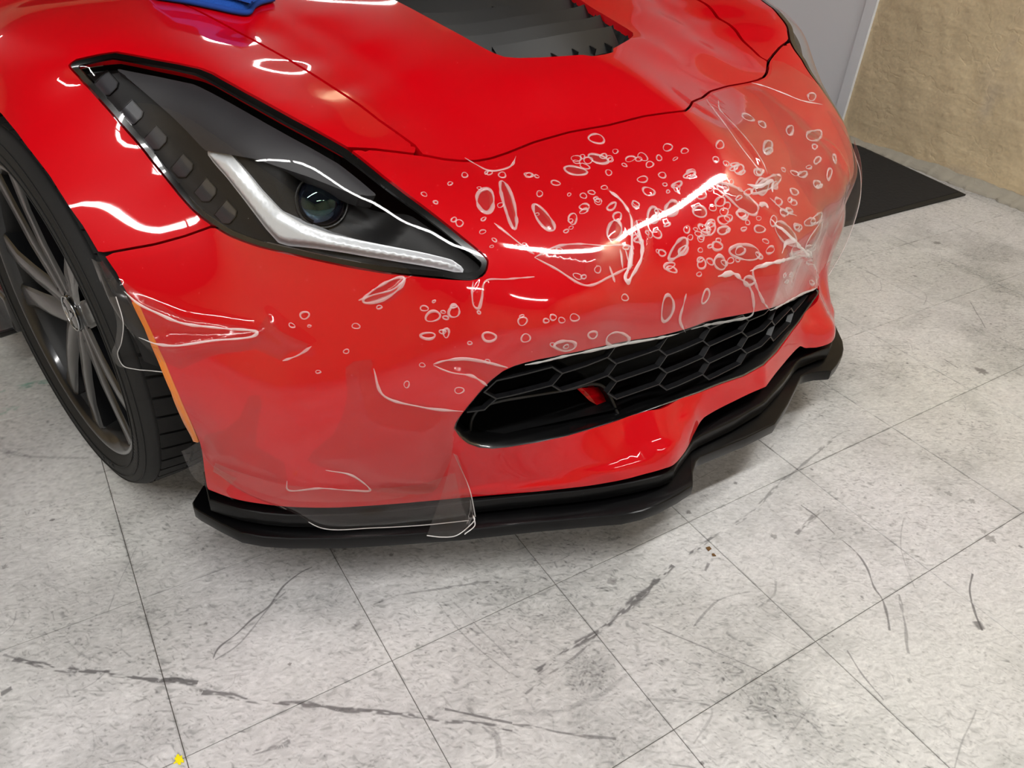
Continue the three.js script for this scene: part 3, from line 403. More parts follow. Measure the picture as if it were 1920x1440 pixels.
// ---- splitter: one plate with teeth beside the notches, a raised step under the bumper
const SPL = [[-.895, .348], [-.899, .36], [-.897, .374], [-.886, .418], [-.873, .461], [-.852, .492], [-.825, .522], [-.765, .578], [-.701, .63], [-.613, .699], [-.522, .764], [-.452, .817], [-.405, .853], [-.375, .869], [-.344, .880], [-.30, .889], [-.262, .893], [-.252, .887], [-.233, .874], [-.205, .862], [-.19, .86], [-.08, .889], [0, .904]];
{
  const splY = (x) => 0.146 - 0.019 * smooth(0.1, 0.9, Math.abs(x));
  const inner = [[0, .70], [-.3, .68], [-.5, .58], [-.62, .5], [-.72, .40], [-.79, .33], [-.84, .305]];
  function plate(outer, inn, lift, th, bev) {
    const half = [...outer, ...inn.slice().reverse()];
    const full = [...outer, ...outer.slice(0, -1).map(([x, z]) => [-x, z]).reverse(), ...inn.slice().reverse().map(([x, z]) => [-x, z]), ...inn.slice(1)];
    const sh = new THREE.Shape(full.map(([x, z]) => new THREE.Vector2(x, -z)));
    const g = new THREE.ExtrudeGeometry(sh, { depth: th, bevelEnabled: true, bevelThickness: bev, bevelSize: bev, bevelOffset: -bev, bevelSegments: 3, curveSegments: 4 });
    g.rotateX(-Math.PI / 2); const p = g.attributes.position;
    for (let i = 0; i < p.count; i++) p.setY(i, p.getY(i) + splY(p.getX(i)) + lift - th);
    g.computeVertexNormals(); return toCreasedNormals(g, 0.5);
  }
  const spl = group('splitter', car);
  const splMat = phy({ color: 0x030304, roughness: 0.36, specularIntensity: 0.4, clearcoat: 0.15, clearcoatRoughness: 0.1 });
  mesh('blade', plate(SPL, inner.slice().reverse().reverse(), 0, 0.017, 0.004), splMat, spl);
  const stepLine = [...O_low.map(([x, y, z]) => [x * 1.004, z + 0.006]), [-.289, .866], [-.262, .858], [-.2, .846], [-.18, .847], [-.09, .864], [0, .873]];
  const step = stepLine.map(([x, z], i) => { return [x, z]; });
  mesh('riser', plate(step, [[0, .66], [-.3, .64], [-.5, .54], [-.62, .46], [-.74, .37], [-.83, .33], [-.86, .33]], 0.034, 0.02, 0.004), splMat, spl);
}

// ---- headlights: clear lens flush with the body over a dark housing
const O_drl = [[-.7546, .6673, .3153], [-.7525, .673, .317], [-.7489, .6767, .3253], [-.7396, .6757, .3563], [-.7367, .6622, .3765], [-.7289, .6352, .4077], [-.7171, .6117, .4335], [-.6999, .5976, .4589], [-.6766, .5894, .4875], [-.6494, .5853, .5166], [-.6053, .5794, .5593], [-.561, .5719, .6029], [-.5541, .5645, .6164], [-.5535, .5578, .6237], [-.5601, .5553, .6208], [-.5898, .5582, .5884], [-.6541, .5646, .5208], [-.6946, .5676, .4729], [-.7163, .5672, .4451], [-.7255, .5702, .4321], [-.7335, .5865, .4145], [-.7438, .6179, .382], [-.7498, .6422, .3521], [-.7535, .6579, .3274]], O_led = [[-.8108, .7386, .1773], [-.8006, .7089, .2155], [-.7895, .6789, .2488], [-.7789, .6494, .2872], [-.7718, .6253, .3253], [-.7649, .6014, .3602]], O_plate = [[-.7826, .7603, .1775], [-.7489, .7552, .2151], [-.7111, .7492, .2545], [-.6995, .7407, .2923], [-.6767, .7208, .365], [-.6463, .6963, .4225], [-.6177, .6736, .4519], [-.6054, .6551, .4796], [-.598, .6398, .504], [-.6271, .6432, .4923], [-.6719, .6646, .4552], [-.7207, .6809, .4], [-.7416, .6779, .3606], [-.7557, .6738, .3198], [-.7598, .6924, .2892], [-.7708, .7268, .2348]];
const lensMat = phy({ color: 0xffffff, roughness: 0.02, transmission: 1, thickness: 0, ior: 1.36 });
const frit = phy({ color: 0x040404, roughness: 0.25, clearcoat: 1, clearcoatRoughness: 0.04 });
const housing = std({ color: 0x060607, roughness: 0.6 }), plateMat = std({ color: 0x29282b, roughness: 0.55 });
const barMat = phy({ color: 0xd3d7db, roughness: 0.3, clearcoat: 1, clearcoatRoughness: 0.05, metalness: 0.15 });
const ledTex = dataTex(32, (x, y, i, j) => { const k = 60 + 195 * hash2(i >> 1, j >> 1, 9); return [k, k, k]; });
const ledMat = phy({ color: 0x3a3b3f, roughness: 0.3, clearcoat: 1, metalness: 0.2, bumpMap: ledTex, bumpScale: 0.001 }), chrome = std({ color: 0x777a80, roughness: 0.2, metalness: 1 });
const glassDark = phy({ color: 0x0a0c14, roughness: 0.03, clearcoat: 1, clearcoatRoughness: 0.01, iridescence: 0.4 });
for (const s of [1, -1]) {
  const M = (l) => s > 0 ? l : mir(l), oh = M(O_head), f = polySDF(oh), bh = bounds(oh), drl = polySDF(M(O_drl)), pl = polySDF(M(O_plate));
  const hl = group('headlight', car), cav = v(-s * .642, .628, .475);
  const dm = (g) => (p, q) => M_(p, q, g(p, q));
  mesh('housing', panel((p, q) => M_(p, q, -f(p, q)) - 0.001, bh, 0.016, { flange: 0, off: (p, q) => -0.029 - 0.036 * smooth(0.1, 0.055, surf(p, q).distanceTo(cav)) }), housing, hl);
  mesh('lens_border', panel((p, q) => { const d = M_(p, q, -f(p, q)); return Math.min(d - 0.0012, 0.0082 - d); }, bh, 0.0045, { flange: 0.004 }), frit, hl);
  mesh('lens', panel((p, q) => M_(p, q, -f(p, q)) - 0.0075, bh, 0.008, { flange: 0, off: () => 0.0004 }), lensMat, hl);
  mesh('bezel_plate', panel((p, q) => M_(p, q, -pl(p, q)), bounds(M(O_plate)), 0.012, { flange: 0.03, off: () => -0.016 }), plateMat, hl);
  mesh('light_bar', panel((p, q) => M_(p, q, -drl(p, q)), bounds(M(O_drl)), 0.006, { flange: 0.02, off: (p, q) => -0.024 + 0.008 * smooth(0, 0.012, M_(p, q, -drl(p, q))) }), barMat, hl);
  M(O_led).forEach((a, k) => {
    const u = P3(a), P = surf(...u), N = surfN(...u); P.addScaledVector(N, -0.0288);
    const nx = onSkin(M(O_led)[Math.min(5, k + 1)]).sub(onSkin(M(O_led)[Math.max(0, Math.min(5, k + 1) - 1)])).normalize();
    const side = N.clone().cross(nx).normalize();
    const B = new THREE.Matrix4().makeBasis(nx, side, N).setPosition(P);
    const hexs = (w, h) => new THREE.Shape([[-w, -h], [w * 0.35, -h], [w, -h * 0.4], [w, h * 0.6], [w * 0.7, h], [-w, h]].map((c) => new THREE.Vector2(...c)));
    const sh = hexs(0.0118, 0.0140), e1 = new THREE.ExtrudeGeometry(sh, { depth: 0.001, bevelEnabled: true, bevelSize: 0.0008, bevelThickness: 0.001, bevelSegments: 1 }); e1.applyMatrix4(B);
    const frame = hexs(0.0130, 0.0155), hole = new THREE.Path(sh.getPoints()); frame.holes.push(hole);
    const e2 = new THREE.ExtrudeGeometry(frame, { depth: 0.0026, bevelEnabled: false }); e2.applyMatrix4(B);
    mesh('led_lens', e1, ledMat, hl); mesh('led_frame', e2, satin, hl);
  });
  const pc = onSkin(M([[-.655, .632, .46]])[0]), pn = v(-s * 0.28, 0.42, 0.86).normalize(); pc.addScaledVector(surfN(...P3(M([[-.655, .632, .46]])[0])), -0.058);
  const qd = new THREE.Quaternion().setFromUnitVectors(v(0, 1, 0), pn), pj = new THREE.LatheGeometry([[0, .02], [.012, .0185], [.024, .013], [.031, .004], [.033, 0]].map((c) => new THREE.Vector2(...c)), 40); pj.applyQuaternion(qd); pj.translate(pc.x, pc.y, pc.z);
  const sh = new THREE.LatheGeometry([[.033, -.03], [.036, -.03], [.038, .002], [.035, .006], [.033, 0]].map((c) => new THREE.Vector2(...c)), 40); sh.applyQuaternion(qd); sh.translate(pc.x, pc.y, pc.z);
  mesh('projector_lens', pj, glassDark, hl); mesh('projector_shroud', sh, satin, hl);
}
// ---- amber side markers let into the bumper beside the wheel arch
const amber = phy({ color: 0xe07a06, roughness: 0.25, clearcoat: 1, clearcoatRoughness: 0.05 });
const amberTex = dataTex(64, (x, y) => { const k = 200 + 55 * ((x * 16) % 1 > 0.5 ? 1 : 0); return [k, k, k]; }); amber.bumpMap = amberTex; amber.bumpScale = 0.0006;
for (const s of [1, -1]) { const o = s > 0 ? O_mark : mir(O_mark), f = s > 0 ? markR : markL; mesh('side_marker', panel((p, q) => M_(p, q, -f(p, q)), bounds(o), 0.004, { flange: 0.01, off: (p, q) => 0.0008 + 0.0022 * smooth(0, 0.006, M_(p, q, -f(p, q))), uvScale: 40 }), amber, car); }
// ---- hood vent: sunk black tray with louvres across it
{
  const louvreMat = std({ color: 0x070708, roughness: 0.5 }), vent = group('hood_vent', car), b = bounds(ventLine);
  mesh('tray', panel((p, q) => M_(p, q, -S.vent(p, q)) + 0.004, b, 0.02, { flange: 0, off: (p, q) => -0.002 - 0.055 * smooth(-0.003, 0.004, M_(p, q, -S.vent(p, q))) }), dark, vent);
  const halfW = (z) => z > .31 ? 0.19 - (z - .31) * 0.9 : 0.2 + (.31 - z) * 0.06;
  for (const z0 of [-.0, .06, .12, .18, .24, .30]) {
    const pos = [], idx = [], n = 24;
    const zs = (x) => z0 + 0.062 - 0.5 * x * x;   // louvres bow towards the nose at the middle, their rear edges standing up to the skin
    const w = Math.min(0.207, halfW(z0 + 0.02));
    for (let i = 0; i <= n; i++) { const x = lerp(-w, w, i / n), zf = zs(x), zb = zf - 0.054, P = onSkin([x, .75, zf], -0.034), Q = onSkin([x, .75, zb], -0.003);
      for (const [A, dy] of [[P, 0], [P, -0.004], [Q, -0.007], [Q, 0]]) pos.push(A.x, A.y + dy, A.z); }
    for (let i = 0; i < n; i++) for (let k = 0; k < 4; k++) { const a = i * 4 + k, c = i * 4 + (k + 1) % 4; idx.push(a, a + 4, c, c, a + 4, c + 4); }
    mesh('louvre', toCreasedNormals(geoFrom(pos, idx), 0.5), louvreMat, vent);
  }
  for (const x of [-.13, -.065, .0, .065, .13]) mesh('divider', bar(onSkin([x, .8, -.02], -0.036), onSkin([x * 0.95, .75, .36], -0.036), 0.003, 0.03), satin, vent);
}

// ---- wheels
const rubber = std({ color: 0x141414, roughness: 0.75 }), rimMat = phy({ color: 0x141518, roughness: 0.3, metalness: 0.4, clearcoat: 0.8, clearcoatRoughness: 0.1 });
const rimInner = std({ color: 0x0c0c0d, roughness: 0.55 }), silver = std({ color: 0xc9ccd0, roughness: 0.25, metalness: 1 }), caliperMat = phy({ color: 0xb0040c, roughness: 0.4, clearcoat: 1 });
const discMat = std({ color: 0x55565a, roughness: 0.45, metalness: 0.9 });
const font = await new FontLoader().loadAsync('fonts/droid/droid_sans_bold.typeface.json');
const RT = 0.327;
function wheel(x, z, side) {   // local frame: axle along x, outboard = side
  const w = group('wheel', car); w.position.set(x, RT, z);
  const lathe = (prof, seg = 96) => { const g = new THREE.LatheGeometry(prof.map((c) => new THREE.Vector2(c[0], c[1])), seg); g.rotateZ(-Math.PI / 2); if (side < 0) g.applyMatrix4(new THREE.Matrix4().makeScale(-1, 1, 1)); return g; };
  const fix = (g) => { if (side < 0 && g.index) { const a = g.index.array; for (let i = 0; i < a.length; i += 3) { const t = a[i]; a[i] = a[i + 1]; a[i + 1] = t; } } g.computeVertexNormals(); return g; };
  // outboard = +y of the profile; zero at the rim lip plane
  mesh('tire', fix(lathe([[.248, -.02], [.256, .002], [.262, .006], [.272, .0125], [.288, .0165], [.303, .0145], [.315, .008], [.3215, -.004], [.3215, -.009], [.3195, -.013], [.3205, -.05], [.3205, -.11], [.3205, -.17], [.3195, -.209], [.3215, -.213], [.305, -.236], [.28, -.238], [.25, -.21]], 128)), rubber, w);
  // the tread stands proud of the carcass as rows of blocks with open grooves between them
  const treads = []; for (let k = 0; k < 54; k++) for (const [y0, y1, sh] of [[-.010, -.058, .035], [-.064, -.108, .0], [-.114, -.158, .0], [-.164, -.212, -.035]]) {
    const a = (k + (y0 < -.06 && y0 > -.16 ? 0.5 : 0)) / 54 * Math.PI * 2, da = 0.0495, P = [], sl = y0 > -.02 || y0 < -.16;
    for (const [r, g] of [[.317, 0], [.327, 0.002]]) for (const [yy, aa] of [[y0, a - da], [y0, a + da], [y1, a + da + sh], [y1, a - da + sh]]) { const rr = r - (g && ((yy === y0 && y0 > -.02) || (yy === y1 && y1 < -.2)) ? 0.0035 : 0); P.push(side * yy, Math.cos(aa) * rr, Math.sin(aa) * rr); }
    const g = geoFrom(P, [4, 6, 5, 4, 7, 6, 0, 5, 1, 0, 4, 5, 1, 6, 2, 1, 5, 6, 2, 7, 3, 2, 6, 7, 3, 4, 0, 3, 7, 4].slice()); treads.push(toCreasedNormals(g, 0.3)); }
  tag(mesh('tread_blocks', join(treads), rubber, w), null, null, null, 'stuff');
  const rings = []; for (const [r, y] of [[.279, .0155], [.297, .0162], [.311, .011]]) { const t = new THREE.TorusGeometry(r, .0011, 6, 128); t.rotateY(Math.PI / 2); t.translate(side * y, 0, 0); rings.push(t); } mesh('sidewall_ribs', join(rings), rubber, w);
  mesh('rim_barrel', fix(lathe([[.258, .004], [.2615, .001], [.2585, -.003], [.25, -.006], [.243, -.012], [.239, -.03], [.236, -.09], [.222, -.15], [.238, -.2], [.25, -.205]])), rimInner, w);
  mesh('rim_lip', fix(lathe([[.243, -.013], [.247, -.003], [.253, .004], [.258, .0065], [.2625, .004], [.263, -.001]])), rimMat, w);
  mesh('brake_disc', fix(lathe([[.05, -.075], [.165, -.075], [.168, -.078], [.168, -.1], [.05, -.1]])), discMat, w);
  // five twin spokes
  const spokeSide = side;
  for (let k = 0; k < 5; k++) for (const t of [-1, 1]) {
    const a = (110 + 72 * k) * Math.PI / 180;
    const at = (r, an, y) => v(spokeSide * y, Math.sin(an) * r, Math.cos(an) * r);
    const st = [[.034, a + t * 0.42, -.021, .022, .030], [.080, a + t * 0.29, -.016, .0235, .036], [.13, a + t * 0.235, -.010, .0225, .040], [.19, a + t * 0.205, -.006, .0205, .038], [.249, a + t * 0.225, -.004, .0235, .030]];
    const pos = [], idx = []; 
    st.forEach(([r, an, y, hw, dep]) => { const c = at(r, an, y), tv = v(0, Math.cos(an), -Math.sin(an)); const ox = v(spokeSide, 0, 0);
      for (const [s2, dy] of [[-1, -dep], [-1, -0.004], [-0.72, 0], [0.72, 0], [1, -0.004], [1, -dep]]) { const P = c.clone().addScaledVector(tv, hw * s2).addScaledVector(ox, dy); pos.push(P.x, P.y, P.z); } });
    for (let i = 0; i + 1 < st.length; i++) for (let j = 0; j < 6; j++) { const A = i * 6 + j, B = i * 6 + (j + 1) % 6; if (side > 0) idx.push(A, B, A + 6, B, B + 6, A + 6); else idx.push(A, A + 6, B, B, A + 6, B + 6); }
    mesh('spoke', toCreasedNormals(geoFrom(pos, idx), 0.6), rimMat, w);
  }
  mesh('hub', fix(lathe([[0, -.022], [.036, -.022], [.044, -.026], [.052, -.034], [.056, -.06]])), rimMat, w);
  for (let k = 0; k < 5; k++) { const a = (112 + 36 + 72 * k) * Math.PI / 180; const g = new THREE.CylinderGeometry(.0105, .0105, .03, 6); g.rotateZ(Math.PI / 2); g.translate(side * -.034, Math.sin(a) * .06, Math.cos(a) * .06); mesh('wheel_nut', g, rimInner, w); }
  const cap = mesh('centre_cap', fix(lathe([[0, -.0145], [.024, -.0155], [.031, -.018], [.033, -.024]])), phy({ color: 0x0c0d10, roughness: 0.15, clearcoat: 1 }), w);
  const ring = new THREE.TorusGeometry(.031, .0016, 8, 64); ring.rotateY(Math.PI / 2); ring.translate(side * -.0165, 0, 0); mesh('cap_ring', ring, silver, w);
  const em = []; for (const s of [-1, 1]) { const sh = new THREE.Shape(); sh.moveTo(0, -.012); sh.lineTo(s * .004, -.006); sh.lineTo(s * .019, .004); sh.lineTo(s * .021, .012); sh.lineTo(s * .014, .0085); sh.lineTo(s * .007, .0105); sh.lineTo(s * .0025, .0); sh.closePath(); const g = new THREE.ExtrudeGeometry(sh, { depth: .0012, bevelEnabled: false }); em.push(g); }
  const eg = join(em); eg.rotateY(side * Math.PI / 2); eg.translate(side * -.0148, 0, 0); mesh('emblem', eg, silver, w);
  const cal = []; for (let k = 0; k < 7; k++) { const a = (58 - k * 11) * Math.PI / 180; const g = box(0, 0, 0, .075, .06, .036, .008); g.rotateX(-a); g.translate(side * -.085, Math.sin(a) * .165, Math.cos(a) * .165); cal.push(g); }
  mesh('brake_caliper', join(cal), caliperMat, w);
  return w;
}
const wR = wheel(-.913, -.006, -1), wL = wheel(.913, -.006, 1);
// raised lettering and marks on the tyre sidewall
{
  const mk = []; const put = (txt, deg, size, r) => { const total = txt.length * size * 0.78 / r; [...txt].forEach((ch, i) => { if (ch === ' ') return; const g = new TextGeometry(ch, { font, size, depth: 0.0012, curveSegments: 3, bevelEnabled: false }); const a = deg * Math.PI / 180 + total / 2 - (i + 0.5) * total / txt.length; g.translate(-size * 0.35, 0, 0); g.rotateZ(-(Math.PI / 2 - a) * 1); g.translate(Math.cos(a) * r, Math.sin(a) * r, 0); g.rotateY(-Math.PI / 2); g.translate(-0.0158, 0, 0); mk.push(g); }); };
  put('SPORT M', -76, 0.0105, 0.279);
  for (let k = 0; k < 9; k++) { const a = (-18 - k * 2.2) * Math.PI / 180; mk.push(bar(v(-0.0162, Math.sin(a) * .284, Math.cos(a) * .284), v(-0.0150, Math.sin(a) * .300, Math.cos(a) * .300), 0.002, 0.0012, v(1, 0, 0))); }
  mesh('sidewall_marks', join(mk), std({ color: 0x202020, roughness: 0.6 }), wR);
}
// ---- arch liners, sill and floor pan
for (const s of [-1, 1]) {
  const pos = [], idx = [], n = 30; for (let i = 0; i <= n; i++) { const a = lerp(-35, 215, i / n) * Math.PI / 180; for (const x of [.915, .6]) pos.push(s * (x === .915 && a < 0.2 ? .86 : x), .327 + .378 * Math.sin(a), .378 * Math.cos(a)); }
  for (let i = 0; i < n; i++) idx.push(2 * i, 2 * i + 1, 2 * i + 2, 2 * i + 1, 2 * i + 3, 2 * i + 2);
  mesh('arch_liner', geoFrom(pos, idx), dark, car);
  mesh('arch_inner_wall', box(s * .6, .42, 0, .01, .55, .8), dark, car);
}
mesh('floor_pan', join([box(0, .16, -.1, 1.2, .02, 1.3), box(0, .3, .45, 1.1, .3, .02)]), dark, car);

// ---- the rest of the car behind the front end, out of the picture: side, deck, cabin and rear wheels
{
  const t0 = [[.9, .18], [.925, .45], [.93, .62], [.925, .72], [.90, .79], [.85, .825], [.75, .845], [.62, .85], [.4, .868], [.2, .876], [0, .88]];
  const base = t0.map(([x, y]) => { const P = onSkin([-x, y, -.612]); return [-P.x, P.y, P.z]; });
  const gen = (z) => { const w = smooth(-1.2, -2.6, z), tail = smooth(-3.0, -3.62, z), up = 0.06 * w; return [[.90 + .05 * w, .18], [.93 + .05 * w, .42], [.90 + .075 * w, .60 + up], [.895 + .075 * w, .72 + up], [.87 + .06 * w, .80 + up], [.82 + .05 * w, .85 + up], [.75, .88 + up], [.62, .90 + up], [.4, .91 + up], [.2, .915 + up], [0, .92 + up]].map(([x, y]) => [x * (1 - 0.22 * tail * tail), y - (y > .5 ? 0.05 * tail : -0.12 * tail)]); };
  const n = 44, m = base.length, pos = [], idx = [], zs = [];
  const ring = (z, k) => { const g = gen(z), f = smooth(-.62, -1.2, z); return g.map(([x, y], i) => { const arch = Math.abs(z + 2.71) < .37 ? .34 + Math.sqrt(.37 * .37 - (z + 2.71) ** 2) : 0; const X = lerp(base[i][0], x, f), Y = lerp(base[i][1], y, f), Z = k === 0 ? base[i][2] : z; return [X, Math.max(Y, Math.min(arch, .70 + i * .01)), Z]; }); };
  for (let k = 0; k <= n; k++) { const z = lerp(-.612, -3.6, k / n), r = ring(z, k); for (const s of [-1, 1]) for (const [X, Y, Z] of r) pos.push(s * X, Y, Z); }
  for (let k = 0; k < n; k++) for (const s of [0, 1]) for (let i = 0; i + 1 < m; i++) { const a = k * 2 * m + s * m + i, b = a + 2 * m; if (s) idx.push(a, a + 1, b, a + 1, b + 1, b); else idx.push(a, b, a + 1, a + 1, b, b + 1); }
  const e = n * 2 * m; for (let i = 0; i + 1 < m; i++) idx.push(e + i, e + m + i, e + i + 1, e + i + 1, e + m + i, e + m + i + 1);
  mesh('rear_body', toCreasedNormals(geoFrom(pos, idx), 0.6), paint, car);
  const gp = [], gi = [], st = [[-.86, .89, .66, .60], [-1.1, 1.03, .66, .56], [-1.4, 1.16, .64, .52], [-1.75, 1.225, .62, .49], [-2.1, 1.215, .61, .47], [-2.5, 1.14, .60, .42], [-2.9, 1.03, .56, .36], [-3.25, .955, .5, .3]];
  for (const [z, h, wb, wt] of st) for (const [x, y] of [[-wb - .08, .86], [-wb, Math.min(h - .01, lerp(.9, h, .35))], [-wt, lerp(.9, h, .9)], [-wt * .6, h], [0, h + .012], [wt * .6, h], [wt, lerp(.9, h, .9)], [wb, Math.min(h - .01, lerp(.9, h, .35))], [wb + .08, .86]]) gp.push(x, y, z);
  for (let k = 0; k + 1 < st.length; k++) for (let i = 0; i < 8; i++) { const a = k * 9 + i, b = a + 9; gi.push(a, a + 1, b, a + 1, b + 1, b); }
  mesh('cabin', geoFrom(gp, gi), phy({ color: 0x050607, roughness: 0.08, clearcoat: 1, clearcoatRoughness: 0.02 }), car);
  for (const [x, s] of [[-.955, -1], [.955, 1]]) wheel(x, -2.71, s);
  for (const s of [-1, 1]) mesh('arch_inner_wall', box(s * .62, .42, -2.71, .01, .6, .8), dark, car);
}

